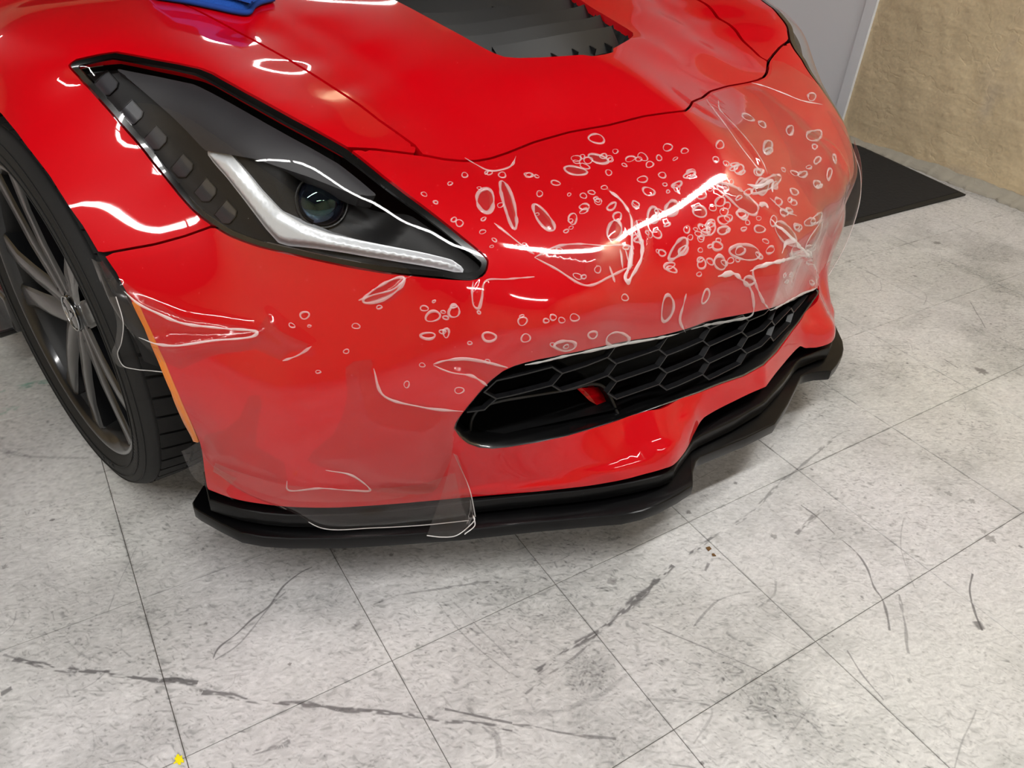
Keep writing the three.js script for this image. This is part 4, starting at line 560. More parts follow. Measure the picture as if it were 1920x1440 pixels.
// ---- clear protection film laid wet over the bumper: stuck parts, lifted milky parts, blisters, creases, hanging edges
const film = tag(group('protection_film'), 'clear plastic paint protection film with water blisters draped over the red bumper', 'film');
const filmClear = phy({ color: 0xffffff, roughness: 0.05, transmission: 1, thickness: 0, ior: 1.42 });
const filmMilky = phy({ color: 0xf4f0ee, roughness: 0.11, transmission: 0.982, thickness: 0, ior: 1.38 });
const filmEdge = phy({ color: 0xffffff, roughness: 0.25, transmission: 0.55, thickness: 0, ior: 1.5 });
const filmRim = phy({ color: 0xffffff, roughness: 0.22, transmission: 0.72, thickness: 0, ior: 1.5 });
const waterMat = phy({ color: 0xffffff, roughness: 0.02, transmission: 1, thickness: 0, ior: 1.33 });
const BUB = [[-.4774, .6156, .5804, .0138, -.0009, .0018, -.0138, -.0088, .0193], [-.4456, .6083, .5954, .0102, -.0004, .0004, -.0215, -.0176, .035], [-.4114, .5891, .634, .0112, .001, -.0018, -.0029, -.0128, .0233], [-.3656, .581, .6519, .007, -.0011, .0025, -.0075, -.0039, .007], [-.188, .6364, .5433, .0083, -.0013, .0092, -.0098, -.0042, .0069], [-.2807, .6136, .5796, .0136, -.003, .0105, -.009, -.0028, .0066], [-.2229, .6196, .578, .0106, -.003, .0134, -.0081, -.0027, .005], [-.0989, .6264, .6256, .0064, -.0002, .0042, -.0064, -.0036, .0053], [-.006, .6241, .6696, .008, -.0009, .0026, -.0085, -.0039, .0063], [-.0081, .5956, .715, .011, -.0015, .0031, -.0077, -.0049, .0059], [.2103, .6144, .5985, .0119, -.0045, .0075, -.0156, -.0003, .0072], [.2312, .6029, .6211, .0034, -.0028, .0059, -.0147, -.0004, .0055], [.2954, .5845, .6493, .0103, -.0015, .0019, -.0144, -.0034, .0087], [.1565, .5897, .6786, .0094, -.0035, .003, -.037, -.001, .016], [.4853, .6091, .5948, .0139, -.0014, .0033, -.0134, -.0039, .008], [.3565, .5687, .6748, .0414, .0007, -.0032, -.0049, -.0065, .0109], [-.19, .5987, .6465, .0075, -.0005, .0041, -.005, -.0028, .0043], [-.2245, .5647, .6994, .0075, -.0019, .005, -.013, -.0077, .0081], [-.1844, .5679, .7063, .0072, -.0032, .0073, -.0132, -.0064, .0057], [-.14, .5591, .7315, .0115, -.0014, .005, -.0068, -.0062, .0059], [-.1166, .5761, .7153, .0075, -.0008, .0035, -.0055, -.0044, .0046], [-.0909, .5648, .7374, .0091, -.0011, .0037, -.005, -.0047, .0043], [-.0925, .5443, .7588, .0087, -.0013, .0031, -.0031, -.0038, .0029], [-.1494, .5864, .6874, .0052, -.0004, .0027, -.0045, -.0031, .0038], [-.31, .5606, .6899, .0087, -.0032, .0055, -.0181, -.0078, .0103], [-.2178, .525, .7509, .004, -.0043, .0053, -.0252, -.0105, .003], [-.1407, .5151, .7748, .0102, -.002, .003, -.0032, -.0053, .0033], [-.0816, .494, .7953, .0364, -.0112, .0109, -.0048, -.0097, .0035], [-.0581, .5438, .7654, .01, -.0044, .0056, -.0071, -.0043, .0026], [.2029, .4739, .7899, .0396, -.0046, -.0029, .0064, -.0078, .0023], [.0476, .5646, .747, .0602, -.0016, -.0023, -.001, -.0058, .0061], [.0223, .5664, .7484, .0184, -.0036, .0028, -.0113, -.0079, .0086], [-.0488, .5638, .7476, .0269, -.0211, .0322, -.0167, -.0064, .0036], [-.1455, .4922, .7883, .0125, -.0029, .0029, -.0029, -.0099, .0042], [-.1866, .4998, .7787, .0086, -.0017, .0028, -.0031, -.0061, .0034], [-.1879, .4504, .798, .0083, -.0039, .0013, -.0035, -.0105, .0013], [-.2656, .4483, .7789, .0113, -.0044, .0039, -.0049, -.0194, .0032], [-.36, .4207, .7576, .0239, -.0055, .0051, .0039, -.0132, .0002], [-.4609, .442, .7381, .0189, -.0043, .0043, .0026, -.0095, -.0003], [-.4144, .447, .7501, .0083, -.0026, .0017, .0014, -.0071, -.0001], [-.4493, .4851, .7399, .007, -.0017, .0022, -.0007, -.0053, .0013], [-.4831, .493, .7285, .0047, -.001, .0019, -.0009, -.0035, .0012], [-.351, .4876, .7537, .0069, -.002, .0011, -.0011, -.0044, .0016], [-.6185, .5023, .6297, .0067, .0037, .0057, 0, -.0062, .0037], [-.5972, .5105, .6493, .0051, .0004, .0052, -.002, -.0074, .0023], [-.6236, .5116, .618, .0034, .0004, .0038, -.0009, -.0034, .001], [-.6287, .4763, .6312, .0066, .0015, .0068, -.0007, -.0043, .0013], [-.611, .4817, .6487, .0025, .0002, .0026, -.0013, -.0065, .0015], [-.5681, .4771, .6887, .0077, -.0004, .0058, -.0008, -.0061, .0011], [-.5255, .4949, .7097, .0053, -.0006, .0031, -.0013, -.0056, .0017], [-.5242, .4707, .7167, .0055, -.0008, .0031, -.0003, -.0065, .0009], [-.4706, .4864, .7342, .0051, -.0012, .0017, -.0006, -.0037, .001], [-.6091, .3979, .6742, .0046, -.0001, .0039, -.0005, -.0051, .0006], [-.7376, .4913, .5003, .004, .0004, .0043, -.0015, -.0047, .0014], [-.6929, .4819, .555, .0036, .0003, .0037, -.0009, -.0035, .0009], [-.6613, .4047, .6221, .0026, .0002, .0027, -.0007, -.0048, .0007], [-.6546, .5301, .5716, .0243, .0162, .017, .0009, -.007, .0048], [.0488, .49, .8015, .0253, .0007, -.0029, .0284, -.027, .0119], [.2051, .4391, .796, .0325, -.0167, -.0025, -.0371, -.0168, .0035], [-.1526, .6007, .6582, .0058, -.0004, .0033, -.0041, -.0025, .0035], [-.175, .6175, .6068, .0085, .0004, .0031, -.0038, -.0023, .0043], [-.1099, .598, .682, .0109, .0012, .0022, -.0022, -.0026, .0038], [-.1386, .5376, .7559, .0063, -.0029, .0042, -.0102, -.0061, .0039], [-.0326, .5185, .7876, .012, -.0024, .0028, -.0027, -.005, .0029], [.0116, .5207, .7875, .0097, -.0022, .0013, -.0043, -.0062, .0041], [.2035, .5418, .7365, .0163, -.0037, .0002, -.0072, -.0022, .0044], [.3124, .5174, .739, .0082, -.0023, .0012, -.0123, -.0061, .006], [.3708, .5328, .7231, .0071, -.0018, .0017, -.0123, -.0055, .0058], [-.2405, .5457, .722, .0073, -.001, .0031, -.0046, -.0043, .0042], [-.2389, .5776, .6734, .0061, -.0007, .0028, -.0045, -.0028, .0039], [-.2967, .5872, .6435, .0054, -.0007, .0021, -.005, -.0024, .0045], [-.3359, .6092, .5878, .0055, -.0018, .0049, -.0046, -.0012, .0031], [-.3658, .6201, .5588, .0057, -.0014, .0035, -.0045, -.0012, .0036], [-.3809, .6061, .5965, .0044, -.0007, .0014, -.0053, -.002, .0051], [-.4105, .6266, .5458, .0061, -.0009, .0018, -.0047, -.0015, .0049], [-.47, .635, .5282, .0041, -.0006, .0013, -.0045, -.0015, .0049], [-.5424, .6046, .597, .0048, -.0005, .0023, -.0031, -.0026, .0035], [.161, .4792, .7928, .0226, -.0025, -.0009, .0045, -.0071, .0027], [.3161, .5567, .6953, .0108, -.0001, -.0003, -.0022, -.0026, .0039], [.0551, .4035, .8177, .0153, -.0051, -.0017, .0034, -.004, -.0003], [-.4233, .5319, .7172, .004, -.0031, .004, -.0039, -.0019, .0011], [-.2045, .6193, .587, .0047, .0001, .0019, -.0047, -.0024, .0049], [-.1982, .4875, .7842, .0048, -.0012, .0017, -.0013, -.0027, .0012], [-.168, .5358, .7517, .0058, -.0016, .003, -.0028, -.0022, .0017], [.0424, .5817, .7283, .0115, -.001, -.0007, -.0022, -.0025, .0035], [-.1516, .5354, .7555, .0087, .0007, .001, -.0002, -.004, .0038], [-.103, .6001, .6811, .0076, 0, .0032, -.0048, -.0038, .005], [.1135, .5226, .7734, .0088, -.0045, .002, -.0081, -.0013, .0023], [-.0412, .6103, .6867, .0021, -.002, .0041, -.0068, -.0023, .0018], [-.1678, .5415, .7457, .0038, -.001, .002, -.0018, -.0014, .0011], [-.2569, .5279, .7383, .0027, -.0005, .0011, -.0016, -.0019, .0015], [-.1673, .4988, .7822, .0058, -.0045, .0037, -.0043, -.002, .0006], [-.019, .5977, .7111, .0099, .0007, .0005, -.001, -.0021, .0028], [-.1529, .5729, .7084, .0065, -.0002, .0024, -.0026, -.0024, .0028], [-.2462, .5028, .7621, .0075, -.0035, .0045, -.0031, -.0029, .0012], [-.1026, .4875, .7954, .0046, .0005, .0004, .0021, -.0036, .0018], [-.0505, .4823, .8045, .008, -.0057, .0033, -.0033, -.0018, .0003], [-.2112, .5215, .7559, .0106, .0025, .0004, .0013, -.0039, .0041], [-.3724, .5801, .6532, .003, -.001, .0021, -.0028, -.001, .0018], [-.1438, .5899, .6832, .0114, .0021, .0004, -.0009, -.0022, .0037], [-.0633, .58, .7256, .0032, -.003, .0048, -.0045, -.0016, .0009], [-.0551, .5322, .7754, .0029, -.0026, .0025, -.0044, -.0015, .0005], [-.2574, .6154, .579, .003, -.0022, .0071, -.0055, -.0014, .0027], [-.0266, .4993, .7993, .006, -.0034, .0023, -.0034, -.002, .0007], [-.1991, .5872, .6674, .0048, -.0029, .0076, -.0081, -.0031, .0033], [-.2412, .6194, .5718, .0052, -.0011, .0049, -.0065, -.0022, .0046], [.2437, .5421, .7258, .0115, -.0016, -.0007, -.0026, -.0018, .0028], [-.2953, .5901, .6373, .0039, -.0003, .0012, -.0028, -.0014, .0028], [-.1148, .5316, .766, .0118, -.0004, .0025, -.0015, -.0048, .0037], [.1778, .5504, .7326, .0079, -.0044, .0035, -.0094, -.0004, .0029], [.1368, .5632, .7271, .0083, -.0013, -.0006, -.0041, -.0021, .0039], [-.1628, .5916, .6724, .0034, -.0005, .0022, -.0024, -.0014, .0018], [-.287, .5711, .6755, .0091, .0012, -.0007, -.0006, -.0034, .0056], [-.1511, .5396, .7514, .0084, -.0039, .0061, -.0055, -.0031, .0021], [.2017, .4161, .7953, .0464, -.0191, -.0059, .0049, -.0088, -.0014], [-.2823, .5805, .6589, .0101, .001, -.0003, -.0012, -.0023, .0041], [-.1942, .6127, .6104, .0014, -.0011, .0036, -.0033, -.0011, .0014], [-.2115, .5531, .72, .0056, .0007, .0005, -.0005, -.0021, .0027], [.2921, .5415, .7174, .0178, .0005, -.0024, .0012, -.003, .0035], [.1015, .5297, .7698, .0091, -.0003, -.0014, .0021, -.0028, .0019], [-.1045, .5301, .769, .0056, .0012, 0, .001, -.0019, .0018], [-.1117, .5599, .738, .0052, -.0016, .0033, -.0047, -.003, .0024], [-.3118, .5948, .6253, .0046, -.0009, .0025, -.0048, -.0018, .0037], [-.2482, .5078, .7579, .0103, .0012, .0017, .0003, -.0037, .0029], [-.0824, .5589, .7461, .005, -.0027, .0041, -.0055, -.0028, .0017], [-.3855, .5321, .7228, .0058, -.001, .0017, -.0027, -.003, .0029], [-.1413, .5428, .7501, .0048, .0009, .0001, .0004, -.0018, .0021], [-.0207, .5674, .7475, .0115, 0, .0012, -.0013, -.0034, .0034], [-.2136, .5528, .7199, .0059, .0009, .0003, -.0002, -.0015, .002], [-.0582, .5397, .769, .0052, .001, 0, .0011, -.0021, .0019], [-.0437, .584, .7251, .0019, -.0018, .0028, -.0054, -.0018, .0011], [-.1527, .6187, .6152, .002, -.003, .0089, -.007, -.0023, .0022], [.0909, .4548, .8069, .0172, -.005, -.0014, .0034, -.0077, .0012], [-.2602, .5602, .6976, .0082, .0002, .0014, -.0017, -.0024, .0031], [-.2822, .5433, .7166, .0066, -.0026, .0042, -.0045, -.0025, .0023], [-.2108, .6212, .5784, .0077, .0014, -.0005, -.0018, -.0019, .0049], [-.1842, .5434, .7395, .0055, -.0007, .0022, -.0035, -.0036, .0033], [-.1368, .4899, .7903, .0071, -.0038, .0026, -.0034, -.0026, .0009], [.1343, .534, .7602, .0128, -.0057, .0029, -.0091, -.0015, .003], [-.062, .5445, .7642, .0092, -.0027, .004, -.0038, -.0031, .0021], [-.2511, .5246, .7429, .0056, -.002, .0033, -.0036, -.0029, .0019], [-.1629, .6168, .615, .0042, -.0005, .0035, -.0038, -.0018, .0027], [-.104, .5435, .7573, .0093, -.0034, .0053, -.0062, -.0043, .0028], [-.0199, .4844, .8068, .0096, .0018, .0001, .0045, -.0049, .0024], [-.4146, .5296, .7213, .0037, -.0008, .0015, -.0016, -.0019, .0016], [-.1197, .4897, .7923, .0074, .0003, .0007, .0018, -.0044, .0023], [-.1551, .6114, .6326, .008, .0011, .0013, -.0026, -.0024, .0044], [.0553, .5387, .7703, .0107, -.0043, .0021, -.0087, -.0027, .0034], [-.2313, .6078, .6083, .0064, .001, -.0004, -.0017, -.0021, .005], [.2192, .3803, .7904, .019, -.0034, -.0027, .0153, -.0099, -.0025], [-.2818, .5516, .706, .0061, -.0009, .0022, -.0027, -.0022, .0025], [-.0249, .5323, .7786, .0057, -.0009, .0012, -.0016, -.0027, .0019], [.0415, .5824, .7275, .0171, -.0018, -.0006, -.0038, -.0035, .0049], [.097, .4881, .7958, .0062, -.0036, .0008, -.0069, -.0011, .0014], [-.0921, .5812, .7158, .0055, -.0002, .0021, -.003, -.0028, .0031], [-.2067, .5635, .7064, .0017, -.0015, .0028, -.0043, -.0016, .0012], [-.2116, .5659, .7013, .0028, -.0036, .0067, -.0064, -.0021, .0014], [.0834, .5184, .7812, .0115, -.0041, .0011, -.0048, -.0021, .0021], [.1439, .5871, .6881, .0242, -.0025, -.0048, -.0033, -.002, .0047], [.0683, .4507, .8111, .0162, -.0042, -.0014, .0032, -.0044, .0004], [-.0942, .4989, .7911, .0115, .0006, .0013, .0019, -.0054, .0032], [-.0779, .4467, .8104, .0142, -.0031, .0027, .0013, -.0072, .0015], [-.2593, .5486, .7141, .0038, -.0009, .0019, -.0031, -.0022, .0022], [-.2427, .6228, .5609, .0023, -.0006, .0027, -.0047, -.0015, .0031], [-.0789, .6222, .6471, .0062, .0001, .0032, -.0037, -.0024, .0035], [.0287, .4266, .8195, .0079, -.0043, -.0003, -.0031, -.0024, .0005], [.1066, .4351, .8074, .0279, -.0056, -.0037, .009, -.0074, -.0006], [.2663, .3159, .7926, .0125, -.0074, .0008, -.0073, -.001, .0015], [.1035, .4864, .7957, .0134, -.0082, .0019, -.0102, -.0014, .0019], [-.1063, .6152, .6486, .0054, .0011, .0003, -.0007, -.0011, .0021], [.0797, .4061, .8139, .0127, -.007, -.0017, -.0055, -.0014, .001], [-.0945, .5527, .75, .0059, -.0028, .0043, -.0064, -.0036, .0023], [-.027, .6046, .6996, .0028, -.002, .0037, -.0056, -.0019, .0017], [-.1341, .5432, .7512, .0107, .0019, .0003, .0008, -.0037, .0041], [-.2562, .622, .5595, .0061, -.0011, .0049, -.0068, -.0022, .0051], [-.297, .5887, .6404, .0011, -.002, .0044, -.0039, -.0008, .0013], [-.2623, .6196, .5656, .0035, -.001, .004, -.0036, -.001, .0024], [-.0547, .5636, .7468, .0079, .0016, -.0002, .0006, -.0018, .002], [-.1681, .5846, .6838, .0007, -.0011, .0022, -.0034, -.0011, .0008], [-.0067, .5907, .7215, .0095, .0003, .0002, -.0008, -.0019, .0023], [-.3359, .5837, .6479, .0097, .0006, -.0007, -.001, -.0015, .0029], [-.2375, .5783, .6726, .0023, -.0024, .0051, -.004, -.0012, .0012], [.2424, .5138, .7547, .0179, -.0021, -.0027, .001, -.0021, .0015], [-.1836, .6248, .5814, .0032, -.0003, .0026, -.0046, -.002, .0036], [-.0104, .6009, .7074, .0092, -.001, .0025, -.003, -.002, .0025], [-.13, .6168, .6323, .0037, -.0002, .0024, -.0048, -.0027, .0039], [.0597, .5213, .7827, .0136, -.0043, .0012, -.0052, -.0034, .0029], [-.0357, .5735, .7391, .003, -.0021, .0029, -.004, -.0014, .001], [-.1431, .5023, .783, .0053, -.0004, .0009, -.0002, -.0024, .0015], [-.2559, .5475, .7163, .0068, -.0016, .0035, -.0046, -.0033, .0031], [-.0691, .5257, .7782, .0073, 0, .0011, -.0001, -.002, .0014], [-.1684, .529, .7583, .0058, -.0016, .0028, -.0031, -.0027, .0019], [-.155, .5176, .7707, .0068, .0008, .0005, .0004, -.0018, .0015], [-.2059, .6178, .5907, .004, .0001, .0017, -.0031, -.0016, .0032], [-.2641, .5966, .6276, .0042, -.0009, .003, -.0039, -.0015, .0028], [.2354, .5189, .752, .0187, -.0037, -.0015, -.0038, -.0037, .0042], [.0693, .5581, .7497, .011, -.0026, .0006, -.0065, -.003, .0043], [-.3107, .5415, .7155, .0048, -.0011, .0017, -.0023, -.0018, .0019], [-.1789, .5167, .7674, .0026, -.0024, .0025, -.0038, -.0015, .0005], [-.1861, .5341, .7493, .0055, .0001, .0012, -.0011, -.0027, .0026], [-.2926, .5954, .6257, .0042, -.0011, .003, -.0039, -.0014, .0027], [-.328, .5867, .6422, .0092, -.0005, .0016, -.0037, -.0023, .0046], [-.165, .5303, .7577, .006, .0008, .0004, .0003, -.002, .002], [-.1867, .5054, .7747, .0071, .0002, .0012, -.0001, -.0026, .0019], [-.1338, .5213, .7711, .0051, .0007, .0002, .001, -.003, .0025], [-.5053, .6033, .6057, .0044, .0006, -.0007, -.0002, -.0011, .0021], [-.5061, .6334, .5367, .0048, .0001, -.0007, -.0013, -.001, .0028], [-.3553, .6174, .5657, .0011, -.0011, .0031, -.0036, -.0006, .0019], [-.3336, .5987, .6148, .0045, .0005, -.001, -.0004, -.0009, .0021], [-.3669, .6199, .5596, .0068, -.0002, 0, -.0028, -.0014, .004], [-.3806, .5748, .6624, .0043, -.0001, .0006, -.0013, -.0012, .0021], [-.4733, .5741, .6563, .0026, -.0009, .0015, -.0018, -.001, .0013], [-.4324, .6316, .5342, .0039, .0003, -.0012, -.0005, -.0007, .002], [-.558, .6321, .5417, .0012, -.0016, .0035, -.0034, -.0009, .0016], [-.5206, .5938, .6204, .0049, .0003, .0005, -.001, -.0016, .0025], [-.4856, .5744, .6546, .0028, -.0012, .0021, -.0023, -.0012, .0014], [-.5518, .6244, .5586, .0018, -.001, .0021, -.0023, -.0009, .0015], [-.5747, .6, .5912, .0025, -.0007, .0021, -.0016, -.0015, .0011], [-.3931, .5735, .6639, .0047, 0, .0004, -.0012, -.0013, .0022], [-.4693, .6243, .5584, .0024, -.0007, .0016, -.0025, -.0007, .0021], [-.5414, .5812, .6331, .0019, -.0007, .0018, -.0015, -.0011, .0009], [-.5567, .5901, .6142, .0015, -.0013, .0026, -.002, -.0012, .0006], [-.4255, .5607, .6808, .0037, -.0011, .0022, -.0025, -.0015, .0018], [-.5126, .585, .6357, .0013, -.0015, .0026, -.0025, -.0009, .0008], [-.418, .5929, .6264, .0038, -.0002, .0003, -.0013, -.001, .002], [-.5714, .5996, .5933, .0023, -.001, .0025, -.0019, -.0015, .001], [-.5223, .5801, .6408, .0028, .0001, .0006, -.0007, -.0011, .0013], [-.4274, .6307, .5362, .0057, -.0001, -.0003, -.0022, -.0011, .0035], [-.5461, .6082, .5896, .0048, .0011, -.0006, 0, -.0014, .0025], [-.4618, .6088, .5951, .0057, -.0004, .0006, -.0023, -.0015, .0032], [-.7457, .4179, .5323, .0023, .0002, .0023, -.0005, -.0022, .0005], [-.6071, .5019, .6432, .0021, -.0008, .0028, -.001, -.0022, .0001], [-.5902, .4692, .6737, .0022, -.0007, .0021, -.0006, -.0021, .0001], [-.7374, .4781, .509, .0015, -.0001, .0017, -.0005, -.0014, .0003], [-.4466, .3965, .7415, .005, -.0018, .0013, -.0001, -.0031, .0003], [-.525, .5015, .7071, .0027, .0003, .0013, -.0001, -.0018, .0008], [-.6417, .4348, .6333, .0028, .0002, .0029, -.0005, -.0028, .0004], [-.6075, .509, .6386, .0018, -.0005, .0023, -.0008, -.0018, .0002], [-.4842, .4512, .7332, .0047, -.0033, .001, -.0007, -.0028, -.0005], [-.5731, .4407, .6924, .0026, -.0023, .0021, -.0012, -.0023, -.0004], [-.4823, .4095, .732, .0038, .0017, .0006, .002, -.0031, .0008], [-.5957, .5177, .6466, .0029, .0004, .0028, -.0006, -.0025, .0009], [-.7534, .4775, .4913, .002, -.0013, .0032, -.0015, -.0023, -.0002], [-.4606, .4414, .7381, .0036, .0015, .0011, .0024, -.0036, .0002], [-.6646, .5087, .572, .0024, .0005, .0025, -.0005, -.0022, .0007], [-.7111, .4476, .5537, .003, .0019, .0021, .0003, -.0023, .0014], [-.4942, .4907, .7257, .0039, -.0014, .002, -.0011, -.0024, .0006], [-.6141, .4831, .6447, .0027, -.0002, .0031, -.0008, -.0027, .0004], [-.5212, .4146, .7195, .0027, .0004, .0009, .0005, -.002, .0005], [-.5731, .5104, .6723, .0012, -.0014, .0017, -.0011, -.0013, -.0002], [-.4744, .4116, .7334, .0036, -.0013, .0009, -.0001, -.0022, .0002], [-.6123, .5212, .6251, .0016, .0011, .0012, .0001, -.0012, .0009]];
const RIDGE = [[[[.1189, .6369, .5844], [.0953, .6254, .6304], [.0788, .6105, .6719], [.0677, .5899, .7108], [.0666, .5691, .7382]], .009, .007], [[[-.268, .5914, .6387], [-.2652, .5806, .6616], [-.2734, .5651, .6874], [-.2835, .5461, .7129], [-.2944, .5293, .7303], [-.3182, .5143, .741]], .0055, .009], [[[-.2552, .5598, .6993], [-.2666, .5434, .7192], [-.2905, .5285, .7316], [-.3224, .5187, .7373], [-.3421, .5076, .7444]], .005, .008], [[[-.9068, .5219, .3306], [-.8944, .5037, .3481], [-.8728, .4869, .3698], [-.8536, .4757, .3876], [-.8174, .468, .4203], [-.7853, .4648, .4596]], .01, .012], [[[-.909, .4607, .352], [-.8891, .4496, .3712], [-.8444, .4501, .4053], [-.8065, .4545, .4399], [-.7845, .4643, .461]], .01, .01], [[[-.7724, .4875, .4603], [-.7682, .4721, .4769], [-.7449, .4525, .5159]], .01, .007], [[[-.5751, .5175, .6669], [-.5684, .5338, .6624], [-.5553, .5488, .6605]], .006, .004], [[[.3668, .5694, .6729], [.397, .5449, .7066], [.4067, .5169, .7342], [.4268, .4759, .7472]], .01, .006], [[[.0462, .4819, .8052], [.1023, .4445, .807], [.2087, .3888, .7922], [.3266, .3023, .7795]], .005, .009], [[[.0221, .5059, .7961], [.0571, .4693, .8081], [.1459, .4203, .802]], .0045, .009], [[[.024, .5675, .7471], [.0608, .5668, .7421], [.1477, .5603, .728]], .007, .006], [[[-.0875, .571, .7307], [-.0496, .5604, .751], [-.0083, .5407, .7729], [.0239, .5234, .7851]], .007, .005], [[[-.6721, .5184, .5582], [-.6496, .5306, .5769], [-.6294, .5473, .5891]], .007, .006], [[[-.6221, .4313, .6547], [-.6009, .4235, .6757], [-.5806, .4094, .6931]], .008, .006]];
const LINES = [[[-.2168, .391, .7912], [-.2378, .4224, .7885], [-.2339, .452, .7876], [-.2295, .4651, .7859]], [[-.2046, .3932, .793], [-.1511, .3854, .7996], [-.1, .3793, .8115], [-.0547, .3781, .8187], [-.0621, .4119, .8164], [-.0797, .4407, .811], [-.115, .4649, .8014]], [[-.0038, .3709, .8211], [-.034, .3991, .8202], [-.0634, .4431, .8131], [-.0677, .4629, .8084], [-.0235, .4637, .8136], [.0597, .4473, .8129], [.1896, .4089, .7961], [.2771, .3449, .782], [.3122, .2916, .7912]], [[-.0038, .3709, .8211], [.0824, .3487, .8176], [.2074, .314, .801], [.2912, .2962, .7967]], [[-.4713, .5605, .6749], [-.4279, .5639, .6758], [-.3915, .5606, .6853], [-.3485, .5511, .7019], [-.3013, .5407, .7173], [-.3032, .5323, .7263]], [[-.4713, .5605, .6749], [-.4498, .5449, .6976], [-.4175, .5204, .7292], [-.3707, .5205, .7347], [-.3201, .5215, .7351]], [[-.4946, .5979, .6164], [-.4871, .5867, .6361], [-.475, .5699, .6621], [-.4683, .5633, .6718]], [[-.5672, .5475, .6532], [-.5734, .5338, .6582], [-.576, .5181, .6657], [-.5723, .5154, .6703], [-.5654, .5273, .6689], [-.5543, .5469, .6627], [-.5255, .5462, .677], [-.4875, .5427, .6918]], [[-.4399, .6444, .4952], [-.4345, .6386, .5129], [-.4247, .6321, .5316], [-.4009, .6296, .5359], [-.3767, .6298, .5323], [-.3518, .6342, .5168]], [[.3656, .6371, .5096], [.3888, .6308, .531], [.4151, .6193, .5662], [.4387, .6087, .5941], [.4941, .5965, .6191]], [[.1867, .6373, .5413], [.1301, .6348, .5836], [.0899, .6132, .6613], [.0609, .574, .7338]], [[.1399, .6469, .5414], [.0951, .637, .5994], [.0483, .6137, .6785], [.0473, .5755, .7348]], [[-.5233, .4256, .7175], [-.4672, .4225, .7345], [-.4173, .4177, .7474], [-.3682, .4104, .7554], [-.2824, .3989, .777], [-.2324, .3941, .7886]], [[-.6307, .437, .6443], [-.6206, .4423, .653], [-.5985, .4461, .6726], [-.5751, .4398, .6913], [-.5481, .427, .7076]], [[-.631, .4354, .6446], [-.6172, .4283, .6603], [-.595, .4232, .6804], [-.5836, .4123, .6906], [-.5766, .403, .6968]], [[-.6896, .4259, .5854], [-.6872, .387, .601], [-.6504, .3702, .6409], [-.607, .3637, .6815]], [[-.7423, .4527, .5186], [-.7584, .4394, .5081], [-.7757, .4296, .4931]], [[-.8054, .2344, .5096], [-.8059, .216, .5094], [-.7715, .2216, .5439], [-.7354, .2157, .5746], [-.7146, .2138, .5909], [-.7342, .2469, .5766], [-.7631, .2582, .5513]], [[-.361, .531, .7252], [-.3644, .5121, .7411]], [[-.3146, .5396, .7175], [-.3222, .522, .7346]], [[-.3232, .5425, .7136], [-.338, .5224, .7336]], [[.1087, .5038, .7865], [.0604, .5248, .7802], [.0307, .5498, .7637]], [[-.6815, .5154, .5491], [-.6657, .5244, .5622], [-.6437, .5344, .5812], [-.629, .5487, .5886]]];
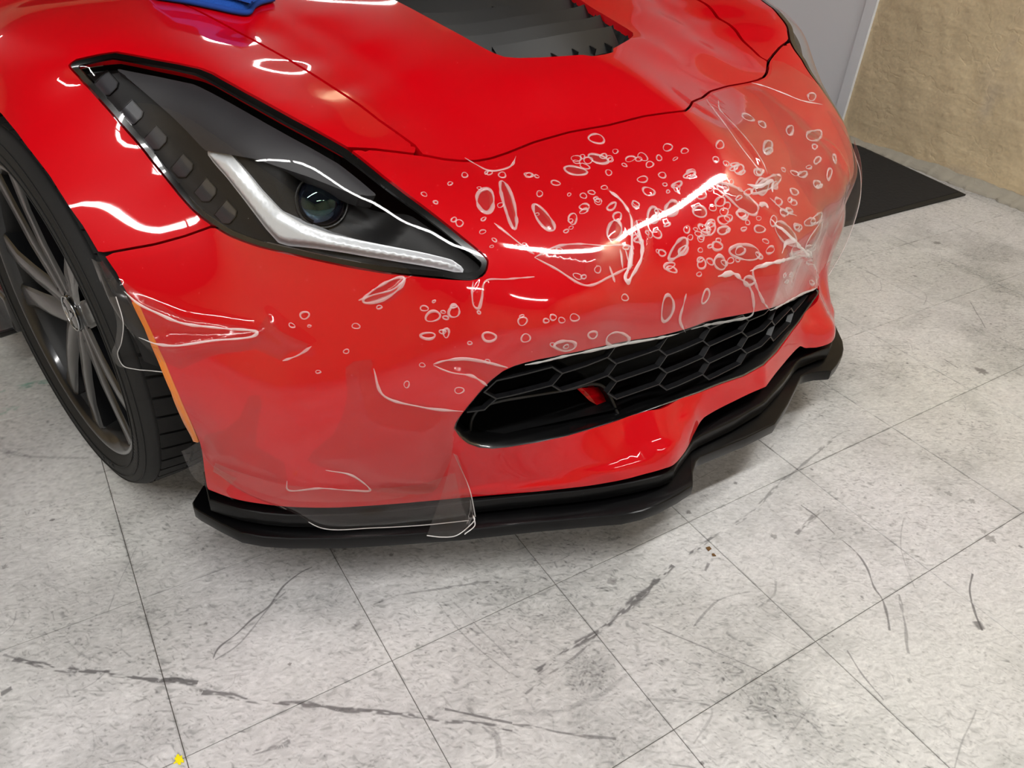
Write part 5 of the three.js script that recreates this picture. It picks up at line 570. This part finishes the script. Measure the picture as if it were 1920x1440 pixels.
const LOOSE = { a: [[-.7177, .4251, .5575], [-.7061, .4348, .5648], [-.687, .4384, .5829], [-.6925, .4232, .5835], [-.6924, .4062, .59], [-.6873, .387, .6009], [-.6623, .3771, .6278], [-.6339, .3707, .6566], [-.6077, .3648, .6808], [-.615, .34, .6765], [-.6201, .3177, .6721], [-.6159, .2884, .673], [-.6127, .2351, .6674], [-.6166, .1912, .6582], [-.666, .1986, .6252], [-.713, .2113, .5919], [-.7345, .2409, .5763], [-.7523, .2558, .5611], [-.7707, .2663, .5439], [-.781, .2756, .5332], [-.7729, .2933, .5394], [-.7482, .3229, .5586], [-.7338, .3543, .5656], [-.7232, .3874, .5663]], b: [[-.8194, .373, .463], [-.8101, .3779, .4739], [-.8097, .3648, .4795], [-.8211, .3254, .4757], [-.8273, .292, .4741], [-.8162, .2809, .4919], [-.8043, .2686, .5085], [-.8049, .2274, .5103], [-.8308, .2307, .4774], [-.8504, .2345, .4439], [-.8633, .2293, .4159], [-.871, .2087, .4052], [-.8711, .2218, .3989], [-.8727, .2509, .383], [-.8696, .2729, .3909], [-.8671, .292, .4017], [-.8505, .3112, .4333], [-.8346, .3365, .453]], c: [[-.9124, .5403, .3161], [-.9019, .5296, .3299], [-.8904, .5158, .3452], [-.874, .501, .363], [-.8577, .4845, .3811], [-.8263, .4733, .4093], [-.7854, .4687, .4568], [-.7714, .4877, .4615], [-.7643, .4694, .4836], [-.7418, .4527, .5191], [-.7651, .4422, .499], [-.778, .43, .4901], [-.7962, .441, .4607], [-.8392, .4294, .4181], [-.8778, .4079, .3899], [-.8944, .4219, .373], [-.9026, .4499, .3602], [-.9054, .48, .3491], [-.9092, .5085, .3353]], d: [[.3222, .6343, .5145], [.334, .6247, .5435], [.3009, .6069, .5959], [.2617, .5904, .6421], [.2234, .5696, .6918], [.1607, .549, .7387], [.1825, .5036, .7768], [.2799, .4441, .7756], [.4224, .3501, .7507], [.4857, .3665, .7404], [.5183, .5627, .6631], [.5091, .5818, .641], [.4915, .5899, .6306], [.4741, .5704, .6615], [.4604, .5442, .6963], [.4344, .5005, .7382], [.4243, .4748, .7479], [.391, .5142, .7386], [.3921, .543, .7096], [.3795, .5663, .6773], [.3845, .5927, .6271], [.375, .61, .5865], [.3776, .6276, .5387], [.3594, .6356, .5133]], e: [[-.4716, .5603, .6752], [-.4404, .5646, .6733], [-.3997, .5614, .6831], [-.3483, .5484, .7055], [-.2981, .5412, .717], [-.3136, .5317, .726], [-.3362, .5252, .7312], [-.3752, .5244, .731], [-.4169, .522, .7279], [-.443, .5389, .7058], [-.4594, .552, .6875]], f: [[-.6309, .4385, .6436], [-.6161, .4457, .6566], [-.5915, .4459, .6784], [-.5582, .4358, .7017], [-.5489, .4272, .7072], [-.5656, .4143, .7009], [-.5755, .4045, .6971], [-.5832, .4167, .69], [-.6012, .4271, .6747], [-.6225, .4328, .6539]] };
LOOSE.d.splice(LOOSE.d.length >> 1, 0);
const bub = BUB.map((b) => { const c = P3([b[0], b[1], b[2]]), e = P3([b[0] + b[3], b[1] + b[4], b[2] + b[5]]), f = P3([b[0] + b[6], b[1] + b[7], b[2] + b[8]]); const ax = e[0] - c[0], ay = e[1] - c[1], bx = f[0] - c[0], by = f[1] - c[1]; return { c, ax, ay, bx, by, det: ax * by - ay * bx, r: Math.max(Math.hypot(ax, ay), Math.hypot(bx, by)), h: Math.min(0.0035, 0.16 * Math.min(Math.hypot(b[3], b[4], b[5]), Math.hypot(b[6], b[7], b[8]))) }; });
const blister = (o, p, q) => { const x = p - o.c[0], y = q - o.c[1], al = (x * o.by - y * o.bx) / o.det, be = (o.ax * y - o.ay * x) / o.det; return Math.sqrt(al * al + be * be) * (1 + 0.07 * Math.sin(2 * Math.atan2(be, al) + o.c[0] * 50) + 0.05 * Math.sin(3 * Math.atan2(be, al) + o.c[1] * 70)); };
const rid = RIDGE.map(([pts, w, h]) => ({ P: new THREE.CatmullRomCurve3(pts.map((a) => v(...a))).getPoints(pts.length * 5).map((a) => P3([a.x, a.y, a.z])), w, h }));
function segDist(P, p, q) { let d = 1e9, tt = 0; for (let i = 0; i + 1 < P.length; i++) { const ax = P[i][0], ay = P[i][1], ex = P[i + 1][0] - ax, ey = P[i + 1][1] - ay, t = clamp(((p - ax) * ex + (q - ay) * ey) / (ex * ex + ey * ey + 1e-16), 0, 1), k = (p - ax - ex * t) ** 2 + (q - ay - ey * t) ** 2; if (k < d) { d = k; tt = (i + t) / (P.length - 1); } } return [Math.sqrt(d), tt]; }
const looseF = Object.values(LOOSE).map((l) => ({ f: polySDF(l), b: bounds(l, 0.02) })), looseH = [0.012, 0.010, 0.012, 0.008, 0.008, 0.006];
function filmOff(p, q) {
  let h = 0.0016 + 0.0006 * (fbm(p * 14, q * 14, 3, 101) - 0.5);
  for (const o of bub) if (Math.abs(p - o.c[0]) < o.r * 1.2 && Math.abs(q - o.c[1]) < o.r * 1.2) { const e = blister(o, p, q); if (e < 1) h += o.h * (1 - e * e); }
  const sc = scaleAt(p, q);
  for (const o of rid) { const A = o.P[0], B = o.P[o.P.length - 1]; if (p < Math.min(A[0], B[0]) - 0.12 || p > Math.max(A[0], B[0]) + 0.12 || q < Math.min(A[1], B[1]) - 0.12 || q > Math.max(A[1], B[1]) + 0.12) continue; const [d, t] = segDist(o.P, p, q), x = d * sc / o.w; if (x < 3) h += o.h * Math.exp(-x * x) * (0.3 + 0.7 * Math.sin(Math.PI * clamp(t, 0.04, 0.96))); }
  looseF.forEach((o, k) => { if (p > o.b[0] && p < o.b[1] && q > o.b[2] && q < o.b[3]) { const d = -o.f(p, q) * sc; if (d > 0) h += looseH[k] * smooth(0, 0.05, d) * (0.7 + 0.6 * fbm(p * 9, q * 9, 3, 111)); } });
  return h;
}
// the sheet covers the bumper from the hood gap to the grille and out to the wheel arch
const filmLine = [...O_hood.map((a) => [a[0], a[1] - 0.004, a[2] + 0.004]), ...O_seamin.slice().reverse().map((a) => [a[0], a[1] - 0.006, a[2] + 0.004]), HEAD_MID, ...O_seamout.map((a) => [a[0], a[1] - 0.012, a[2] + 0.004]), ...ARCH_F.slice(0, -1), [-.874, .24, .385], [-.86, .225, .41], [-.80, .195, .50], [-.70, .19, .59], [-.63, .2, .64], [-.612, .27, .66]];
const gTop = O_grille.slice(0, O_grille.findIndex((a) => a[0] === 0) + 1).map((a) => [a[0], a[1] + 0.002, a[2]]);
const filmRight = [...O_grilleR, [.36, .30, .775], [.46, .31, .74], [.58, .38, .68], [.62, .5, .62], [.575, .585, .60], [.56, .63, .56], [.545, .66, .50], [.51, .655, .47], ...mir(O_hood.slice(1)).reverse().map((a) => [a[0], a[1] - 0.004, a[2] + 0.004])];
const filmPoly = [...filmLine, ...gTop, ...filmRight];
const fS = polySDF(filmPoly), fb = bounds(filmPoly);
const inFilm = (p, q) => M_(p, q, Math.min(-fS(p, q), headR(p, q), headL(p, q)));
const anyLoose = (p, q) => { let d = 1e9; for (const o of looseF) d = Math.min(d, o.f(p, q)); return M_(p, q, d); };
mesh('stuck_sheet', panel((p, q) => Math.min(inFilm(p, q), anyLoose(p, q)), fb, 0.0065, { flange: 0, off: filmOff }), filmClear, film);
looseF.forEach((o) => mesh('lifted_sheet', panel((p, q) => Math.min(inFilm(p, q), -M_(p, q, o.f(p, q))), o.b, 0.0065, { flange: 0, off: filmOff }), filmMilky, film));
// a wet bead lying on the film: lens-shaped in section, uneven in width
function bead(uvs, w, lift, closed, s = 1) {
  const n = uvs.length, pos = [], idx = [], prof = [[-1, 0], [-0.45, 0.5], [0.45, 0.5], [1, 0]]; let len = 0;
  for (let i = 0; i < n; i++) { const u = uvs[i], a = uvs[closed ? (i + n - 1) % n : Math.max(0, i - 1)], b = uvs[closed ? (i + 1) % n : Math.min(n - 1, i + 1)], N = surfN(...u), P = surf(...u).addScaledVector(N, filmOff(...u) + lift), T = surf(...b).sub(surf(...a)).normalize(), B = N.clone().cross(T).normalize(); len += surf(...b).distanceTo(surf(...a)) / 2;
    const k = w * (0.35 + 1.3 * vnoise(len * 90, s * 3.7, 131)) * (closed ? 1 : Math.min(1, 0.25 + 6 * Math.min(i, n - 1 - i) / n)); for (const [x, y] of prof) { const Q = P.clone().addScaledVector(B, x * k).addScaledVector(N, y * k); pos.push(Q.x, Q.y, Q.z); } }
  for (let i = 0; i < (closed ? n : n - 1); i++) for (let j = 0; j < 3; j++) { const a = i * 4 + j, c = ((i + 1) % n) * 4 + j; idx.push(a, c, a + 1, a + 1, c, c + 1); }
  return geoFrom(pos, idx);
}
// blisters: a milky dome with a bright wet rim
BUB.forEach((b, k) => { const o = bub[k]; if (inFilm(...o.c) < 0.004) return;
  const g = group('blister', film), pts = []; for (let i = 0; i < 36; i++) { const a = i / 36 * 6.2832, r = 1 / (1 + 0.07 * Math.sin(2 * a + o.c[0] * 50) + 0.05 * Math.sin(3 * a + o.c[1] * 70)); pts.push([o.c[0] + (o.ax * Math.cos(a) + o.bx * Math.sin(a)) * r, o.c[1] + (o.ay * Math.cos(a) + o.by * Math.sin(a)) * r]); }
  const big = o.r * scaleAt(...o.c); mesh('wet_rim', bead(pts, clamp(big * 0.16, 0.0009, 0.0022), 0.0004, true, k), filmRim, g);
  if (big > 0.012) mesh('dome', panel((p, q) => (1 - blister(o, p, q)) * 0.02, [o.c[0] - o.r * 1.15, o.c[0] + o.r * 1.15, o.c[1] - o.r * 1.15, o.c[1] + o.r * 1.15], o.r / 9, { flange: 0, off: (p, q) => filmOff(p, q) + 0.0005 }), filmMilky, g);
});
LINES.forEach((l, k) => { const c = new THREE.CatmullRomCurve3(l.map((a) => v(...a))).getPoints(l.length * 7).map((a) => P3([a.x, a.y, a.z])); mesh('crease', bead(c, k === 12 || k === 3 || k === 2 || k === 1 ? 0.0023 : 0.0017, 0.0005, false, k), k === 12 || k === 3 || k === 9 ? filmEdge : filmRim, film); });
for (const [k, l] of [[[-.2636, .5925, .6372], [-.2615, .5855, .6527], [-.2647, .5779, .667], [-.2687, .5696, .681]], [[-.2702, .5686, .6822], [-.291, .5474, .7103], [-.3164, .5273, .7302], [-.3428, .5106, .7424], [-.3395, .5055, .7458], [-.311, .5208, .7363], [-.2827, .5399, .7206], [-.2599, .5633, .6929]], [[.005, .5246, .785], [.0231, .5039, .7971], [.0458, .4802, .8059], [.11, .4398, .8065], [.1797, .4078, .797]], [[-.0761, .4632, .8071], [-.0171, .4638, .814], [.0746, .4431, .8114], [.1826, .4162, .7976], [.2519, .3709, .7847]], [[.0123, .4703, .8124], [.0413, .4815, .8059], [.0674, .4486, .8116], [.0929, .4577, .806], [.1432, .4235, .8025]], [[-.0128, .5764, .7382], [.0144, .568, .7474], [.0553, .5644, .7459], [.0498, .553, .7583]], [[-.0168, .5476, .7667], [.009, .5454, .7689], [.0101, .5391, .7741]], [[-.157, .4744, .7948], [-.1177, .4692, .8], [-.0981, .4568, .8055]], [[-.9043, .5185, .3342], [-.8944, .5037, .3481], [-.8775, .4901, .3654], [-.8564, .4759, .3856], [-.8176, .4673, .4205], [-.7855, .4654, .4589], [-.7905, .4601, .4561], [-.8328, .4522, .4141], [-.8891, .4496, .3712], [-.9076, .4577, .3539]]].entries()) { const c = new THREE.CatmullRomCurve3(l.map((a) => v(...a))).getPoints(l.length * 8).map((a) => P3([a.x, a.y, a.z])); mesh('crease', bead(c, k === 8 ? 0.0016 : 0.0032, 0.0007, false, k + 40), filmEdge, film); }
// hanging edges
function loft(rows, mat, name, n = 40, m = 16) {   // rows of points, each a smooth curve; surface through them
  const C = rows.map((r) => new THREE.CatmullRomCurve3(r.map((a) => a.isVector3 ? a : v(...a)))), pos = [], idx = [], uv = [];
  for (let i = 0; i <= n; i++) { const col = new THREE.CatmullRomCurve3(C.map((c) => c.getPoint(i / n))); for (let j = 0; j <= m; j++) { const P = col.getPoint(j / m); pos.push(P.x, P.y, P.z); uv.push(i / n, j / m); } }
  for (let i = 0; i < n; i++) for (let j = 0; j < m; j++) { const a = i * (m + 1) + j; idx.push(a, a + m + 1, a + 1, a + 1, a + m + 1, a + m + 2); }
  return mesh(name, geoFrom(pos, idx, null, uv), mat, film);
}
const FT = [[-.8668, .2416, .4131], [-.8497, .2394, .4528], [-.8173, .231, .5017], [-.7735, .2242, .5474], [-.7124, .2207, .5979], [-.6541, .2253, .6416], [-.6141, .2438, .6726]], FB = [[-.8515, .19, .3792], [-.8261, .178, .4578], [-.7986, .158, .5159], [-.7795, .144, .5507], [-.7205, .143, .602], [-.6615, .143, .6484], [-.601, .145, .6924]];
const out2 = (a, b, t, k) => { const P = v(...a).lerp(v(...b), t), r = v(P.x, 0, P.z - 0.1).normalize(); return P.addScaledVector(r, k); };
loft([FT.map((a) => onSkin(a, 0.006)), FT.map((a, i) => out2(a, FB[i], 0.35, 0.010)), FT.map((a, i) => out2(a, FB[i], 0.7, 0.012 + 0.004 * Math.sin(i * 2))), FB.map((a) => v(...a))], filmMilky, 'hanging_hem');
mesh('hem_edge', tube(FB.map((a) => v(...a)), 0.0008, 80, 5), filmEdge, film);
const apex = onSkin([-.6132, .2894, .6663], 0.006);
loft([[apex, apex.clone().add(v(.002, -.002, .002)), apex.clone().add(v(.004, -.003, .004))], [v(-.640, .215, .672), v(-.622, .215, .69), v(-.603, .215, .692)], [v(-.671, .145, .672), v(-.64, .15, .705), v(-.596, .155, .700)]], filmMilky, 'folded_corner', 30, 16);
loft([[apex, apex.clone().add(v(.004, -.003, .006))], [v(-.603, .215, .692), v(-.612, .213, .705)], [v(-.596, .155, .700), v(-.628, .148, .712)]], filmMilky, 'folded_corner', 16, 16);
mesh('hem_edge', tube([[-.671, .145, .672], [-.655, .144, .69], [-.64, .148, .705], [-.615, .152, .707], [-.598, .154, .703], [-.597, .158, .697], [-.606, .153, .712], [-.628, .148, .712]], 0.0009, 60, 5), filmEdge, film);
loft([[apex, v(-.603, .215, .692), v(-.596, .156, .7)].map((p) => p.clone().add(v(.0005, 0, .0005))), [apex, v(-.602, .215, .6935), v(-.595, .156, .7015)].map((p) => p.clone().add(v(.0005, 0, .0005)))], filmEdge, 'hem_edge', 24, 2);
loft([[onSkin([-.911, .555, .305], .003), onSkin([-.905, .51, .338], .003), onSkin([-.899, .455, .362], .003), onSkin([-.895, .42, .374], .003)], [v(-.922, .56, .318), v(-.925, .51, .337), v(-.912, .452, .354), v(-.902, .418, .358)], [v(-.926, .561, .303), v(-.922, .499, .312), v(-.913, .451, .34), v(-.905, .417, .349)]], filmMilky, 'side_hem', 30, 12);
{ const rb = [[-.925, .515, .33], [-.927, .483, .338], [-.93, .44, .317], [-.932, .405, .29], [-.930, .388, .292], [-.922, .391, .318], [-.91, .397, .345], [-.897, .397, .362]], w = v(0.004, 0.004, 0.013); loft([rb, rb.map((a) => v(...a).add(w))], filmMilky, 'trimmed_ribbon', 60, 3); mesh('hem_edge', tube(rb.map((a) => v(...a).add(w)), 0.0007, 60, 5), filmEdge, film); }
loft([[onSkin([-.876, .27, .384], .003), onSkin([-.866, .235, .40], .003), onSkin([-.845, .225, .44], .003)], [v(-.892, .262, .378), v(-.888, .22, .385), v(-.872, .205, .44)], [v(-.897, .252, .366), v(-.893, .205, .385), v(-.868, .192, .452)]], filmMilky, 'side_hem', 20, 10);
const HEM = [[.44, .235, .757], [.47, .262, .757], [.49, .31, .761], [.505, .368, .76], [.515, .426, .752], [.52, .474, .734], [.525, .512, .705]];
loft([[[.36, .285, .785], [.41, .31, .765], [.45, .36, .75], [.48, .41, .74], [.49, .45, .73], [.495, .485, .715], [.50, .515, .70]].map((a) => onSkin(a, .004)), HEM.map((a) => v(a[0] - 0.012, a[1] + 0.03, a[2] - 0.004)), HEM], filmMilky, 'hanging_hem', 40, 16);
mesh('hem_edge', tube(HEM, 0.0009, 60, 5), filmEdge, film);
// spray water: fine beads on the paint, the film and the lamp glass
{
  const drop = new THREE.SphereGeometry(1, 8, 5, 0, 6.2832, 0, Math.PI / 2); const N = 2600, im = new THREE.InstancedMesh(drop, waterMat, N), M = new THREE.Matrix4(), q0 = new THREE.Quaternion(); let k = 0; seed = 4242;
  const areas = [[[-.70, .57, .48], 0.10, 0.3], [[-.58, .56, .62], 0.09, 0.35], [[-.45, .6, .58], 0.16, 1], [[-.2, .58, .68], 0.22, 1.2], [[.1, .55, .74], 0.2, 1], [[-.5, .66, .42], 0.05, 0.3], [[-.47, .70, .30], 0.08, 0.25], [[-.88, .57, .33], 0.06, 0.5], [[-.8, .5, .43], 0.15, 0.8], [[-.6, .5, .65], 0.2, 1], [[-.45, .23, .77], 0.12, 0.4], [[-.2, .66, .53], 0.25, 0.4]];
  const tot = areas.reduce((s, a) => s + a[2], 0);
  for (const [c, rr, wgt] of areas) { const n = Math.floor(N * wgt / tot), u0 = P3(c), sc = scaleAt(...u0); for (let i = 0; i < n; i++) { const an = R(0, 6.2832), r = rr * Math.sqrt(rnd()) / sc, p = u0[0] + Math.cos(an) * r, q = u0[1] + Math.sin(an) * r; if (S.grille(p, q) < 0.01) continue; const nn = surfN(p, q), s = 0.0004 + 0.0011 * Math.pow(rnd(), 4); const P = surf(p, q).addScaledVector(nn, inFilm(p, q) > 0 ? filmOff(p, q) : 0.0003); M.compose(P, q0.setFromUnitVectors(v(0, 1, 0), nn), v(s, s * 0.6, s)); im.setMatrixAt(k++, M); } }
  im.count = k; im.name = 'water_beads'; tag(im, null, null, null, 'stuff'); shadow(im); film.add(im);
}
// ---- folded microfibre towel on the fender top
{
  const tl = [[-.5743, .8161, -.2691], [-.6409, .8109, -.0636], [-.652, .8036, .0165], [-.6161, .7978, .0373], [-.581, .7901, .0609], [-.5543, .7833, .0767], [-.5332, .7798, .0817], [-.5115, .7831, .0651], [-.4914, .7856, .0516], [-.4598, .7879, .0364], [-.4167, .7964, -.0251], [-.3232, .8157, -.2031], [-.3533, .8375, -.305], [-.4775, .8316, -.3203]], tt = [[-.5987, .8307, -.1944], [-.6483, .8191, -.0356], [-.6506, .8107, .0345], [-.6162, .8057, .0492], [-.5762, .7975, .0712], [-.548, .7891, .0919], [-.5305, .7908, .0832], [-.5094, .7984, .0524], [-.4599, .8137, -.0423], [-.3726, .8329, -.2311], [-.4673, .8384, -.2952]], towel = tag(group('microfibre_towel'), 'folded bright blue microfibre towel lying on the red hood edge', 'towel');
  const nap = dataTex(128, (x, y, i, j) => { const k = 90 + 165 * hash2(i, j, 7); return [k, k, k]; }), blue = phy({ color: 0x0d4ba6, roughness: 0.9, sheen: 0.6, sheenRoughness: 0.5, sheenColor: new THREE.Color(0x9fc4f5), bumpMap: nap, bumpScale: 0.0012 });
  const lo = polySDF(tl), hi = polySDF(tt);
  const layer = (f, b, base, th) => panel((p, q) => -M_(p, q, f(p, q)), b, 0.008, { flange: th + 0.001, uvScale: 6, off: (p, q) => { const d = -M_(p, q, f(p, q)), e = clamp(d / 0.012, 0, 1); return base + th * Math.sqrt(1 - (1 - e) * (1 - e)) * 0.7 + 0.3 * th + 0.006 * (fbm(p * 8, q * 8, 3, 121) - 0.4) * e; } });
  mesh('lower_fold', layer(lo, bounds(tl), 0.0005, 0.017), blue, towel); mesh('upper_fold', layer(hi, bounds(tt), 0.017, 0.02), blue, towel);
  const hem = tl.slice(2, 10).map((a) => onSkin(a, 0.006)); mesh('hem', tube(hem, 0.0045, 60, 8), std({ color: 0x0b3f93, roughness: 0.9 }), towel);
}
// ---- sill behind the wheel, yellow paint drip and flakes on the floor
mesh('sill', join([bar(v(-.893, .155, -.39), v(-.90, .155, -1.7), 0.05, 0.09, v(0, 1, 0), 0.01), bar(v(-.925, .115, -.40), v(-.93, .115, -1.7), 0.05, 0.016, v(0, 1, 0), 0.005), bar(v(.893, .155, -.39), v(.90, .155, -1.7), 0.05, 0.09, v(0, 1, 0), 0.01), bar(v(.925, .115, -.40), v(.93, .115, -1.7), 0.05, 0.016, v(0, 1, 0), 0.005)]), gloss, car);
{
  const [a, b] = [[-.009, .61]][0], pts = []; seed = 5; for (let i = 0; i < 18; i++) { const t = i / 18 * 6.2832, r = 0.0065 * (0.55 + 0.9 * rnd()); pts.push(new THREE.Vector2(Math.cos(t) * r * 0.8, Math.sin(t) * r)); }
  const g = new THREE.ExtrudeGeometry(new THREE.Shape(new THREE.SplineCurve([...pts, pts[0]]).getPoints(60)), { depth: 0.0006, bevelEnabled: true, bevelSize: 0.0005, bevelThickness: 0.0004, bevelSegments: 1 }); g.rotateX(-Math.PI / 2); const c = room(a, 0.0005, b); g.translate(c.x, c.y, c.z);
  tag(mesh('paint_splat', g, std({ color: 0xf2e205, roughness: 0.5 })), 'small splat of yellow paint on a floor tile corner', 'splat');
  for (const [i, [x, z]] of [[.899, .68], [.897, .696]].entries()) { const sh = new THREE.Shape([[-.005, -.003], [.004, -.0035], [.006, .002], [-.001, .005]].map((q) => new THREE.Vector2(q[0] * (1 - i * 0.3), q[1] * (1 - i * 0.3)))), e = new THREE.ExtrudeGeometry(sh, { depth: 0.0015, bevelEnabled: false }); e.rotateX(-Math.PI / 2); e.rotateY(i * 1.3); const cc = room(x, 0.0008, z); e.translate(cc.x, cc.y, cc.z); tag(mesh('leaf_flake', e, std({ color: 0x6a4a22, roughness: 0.8 })), i ? 'tiny brown flake on the floor, the smaller of two' : 'small brown flake on the floor, the larger of two', 'debris'); }
}

renderer.render(scene, camera);
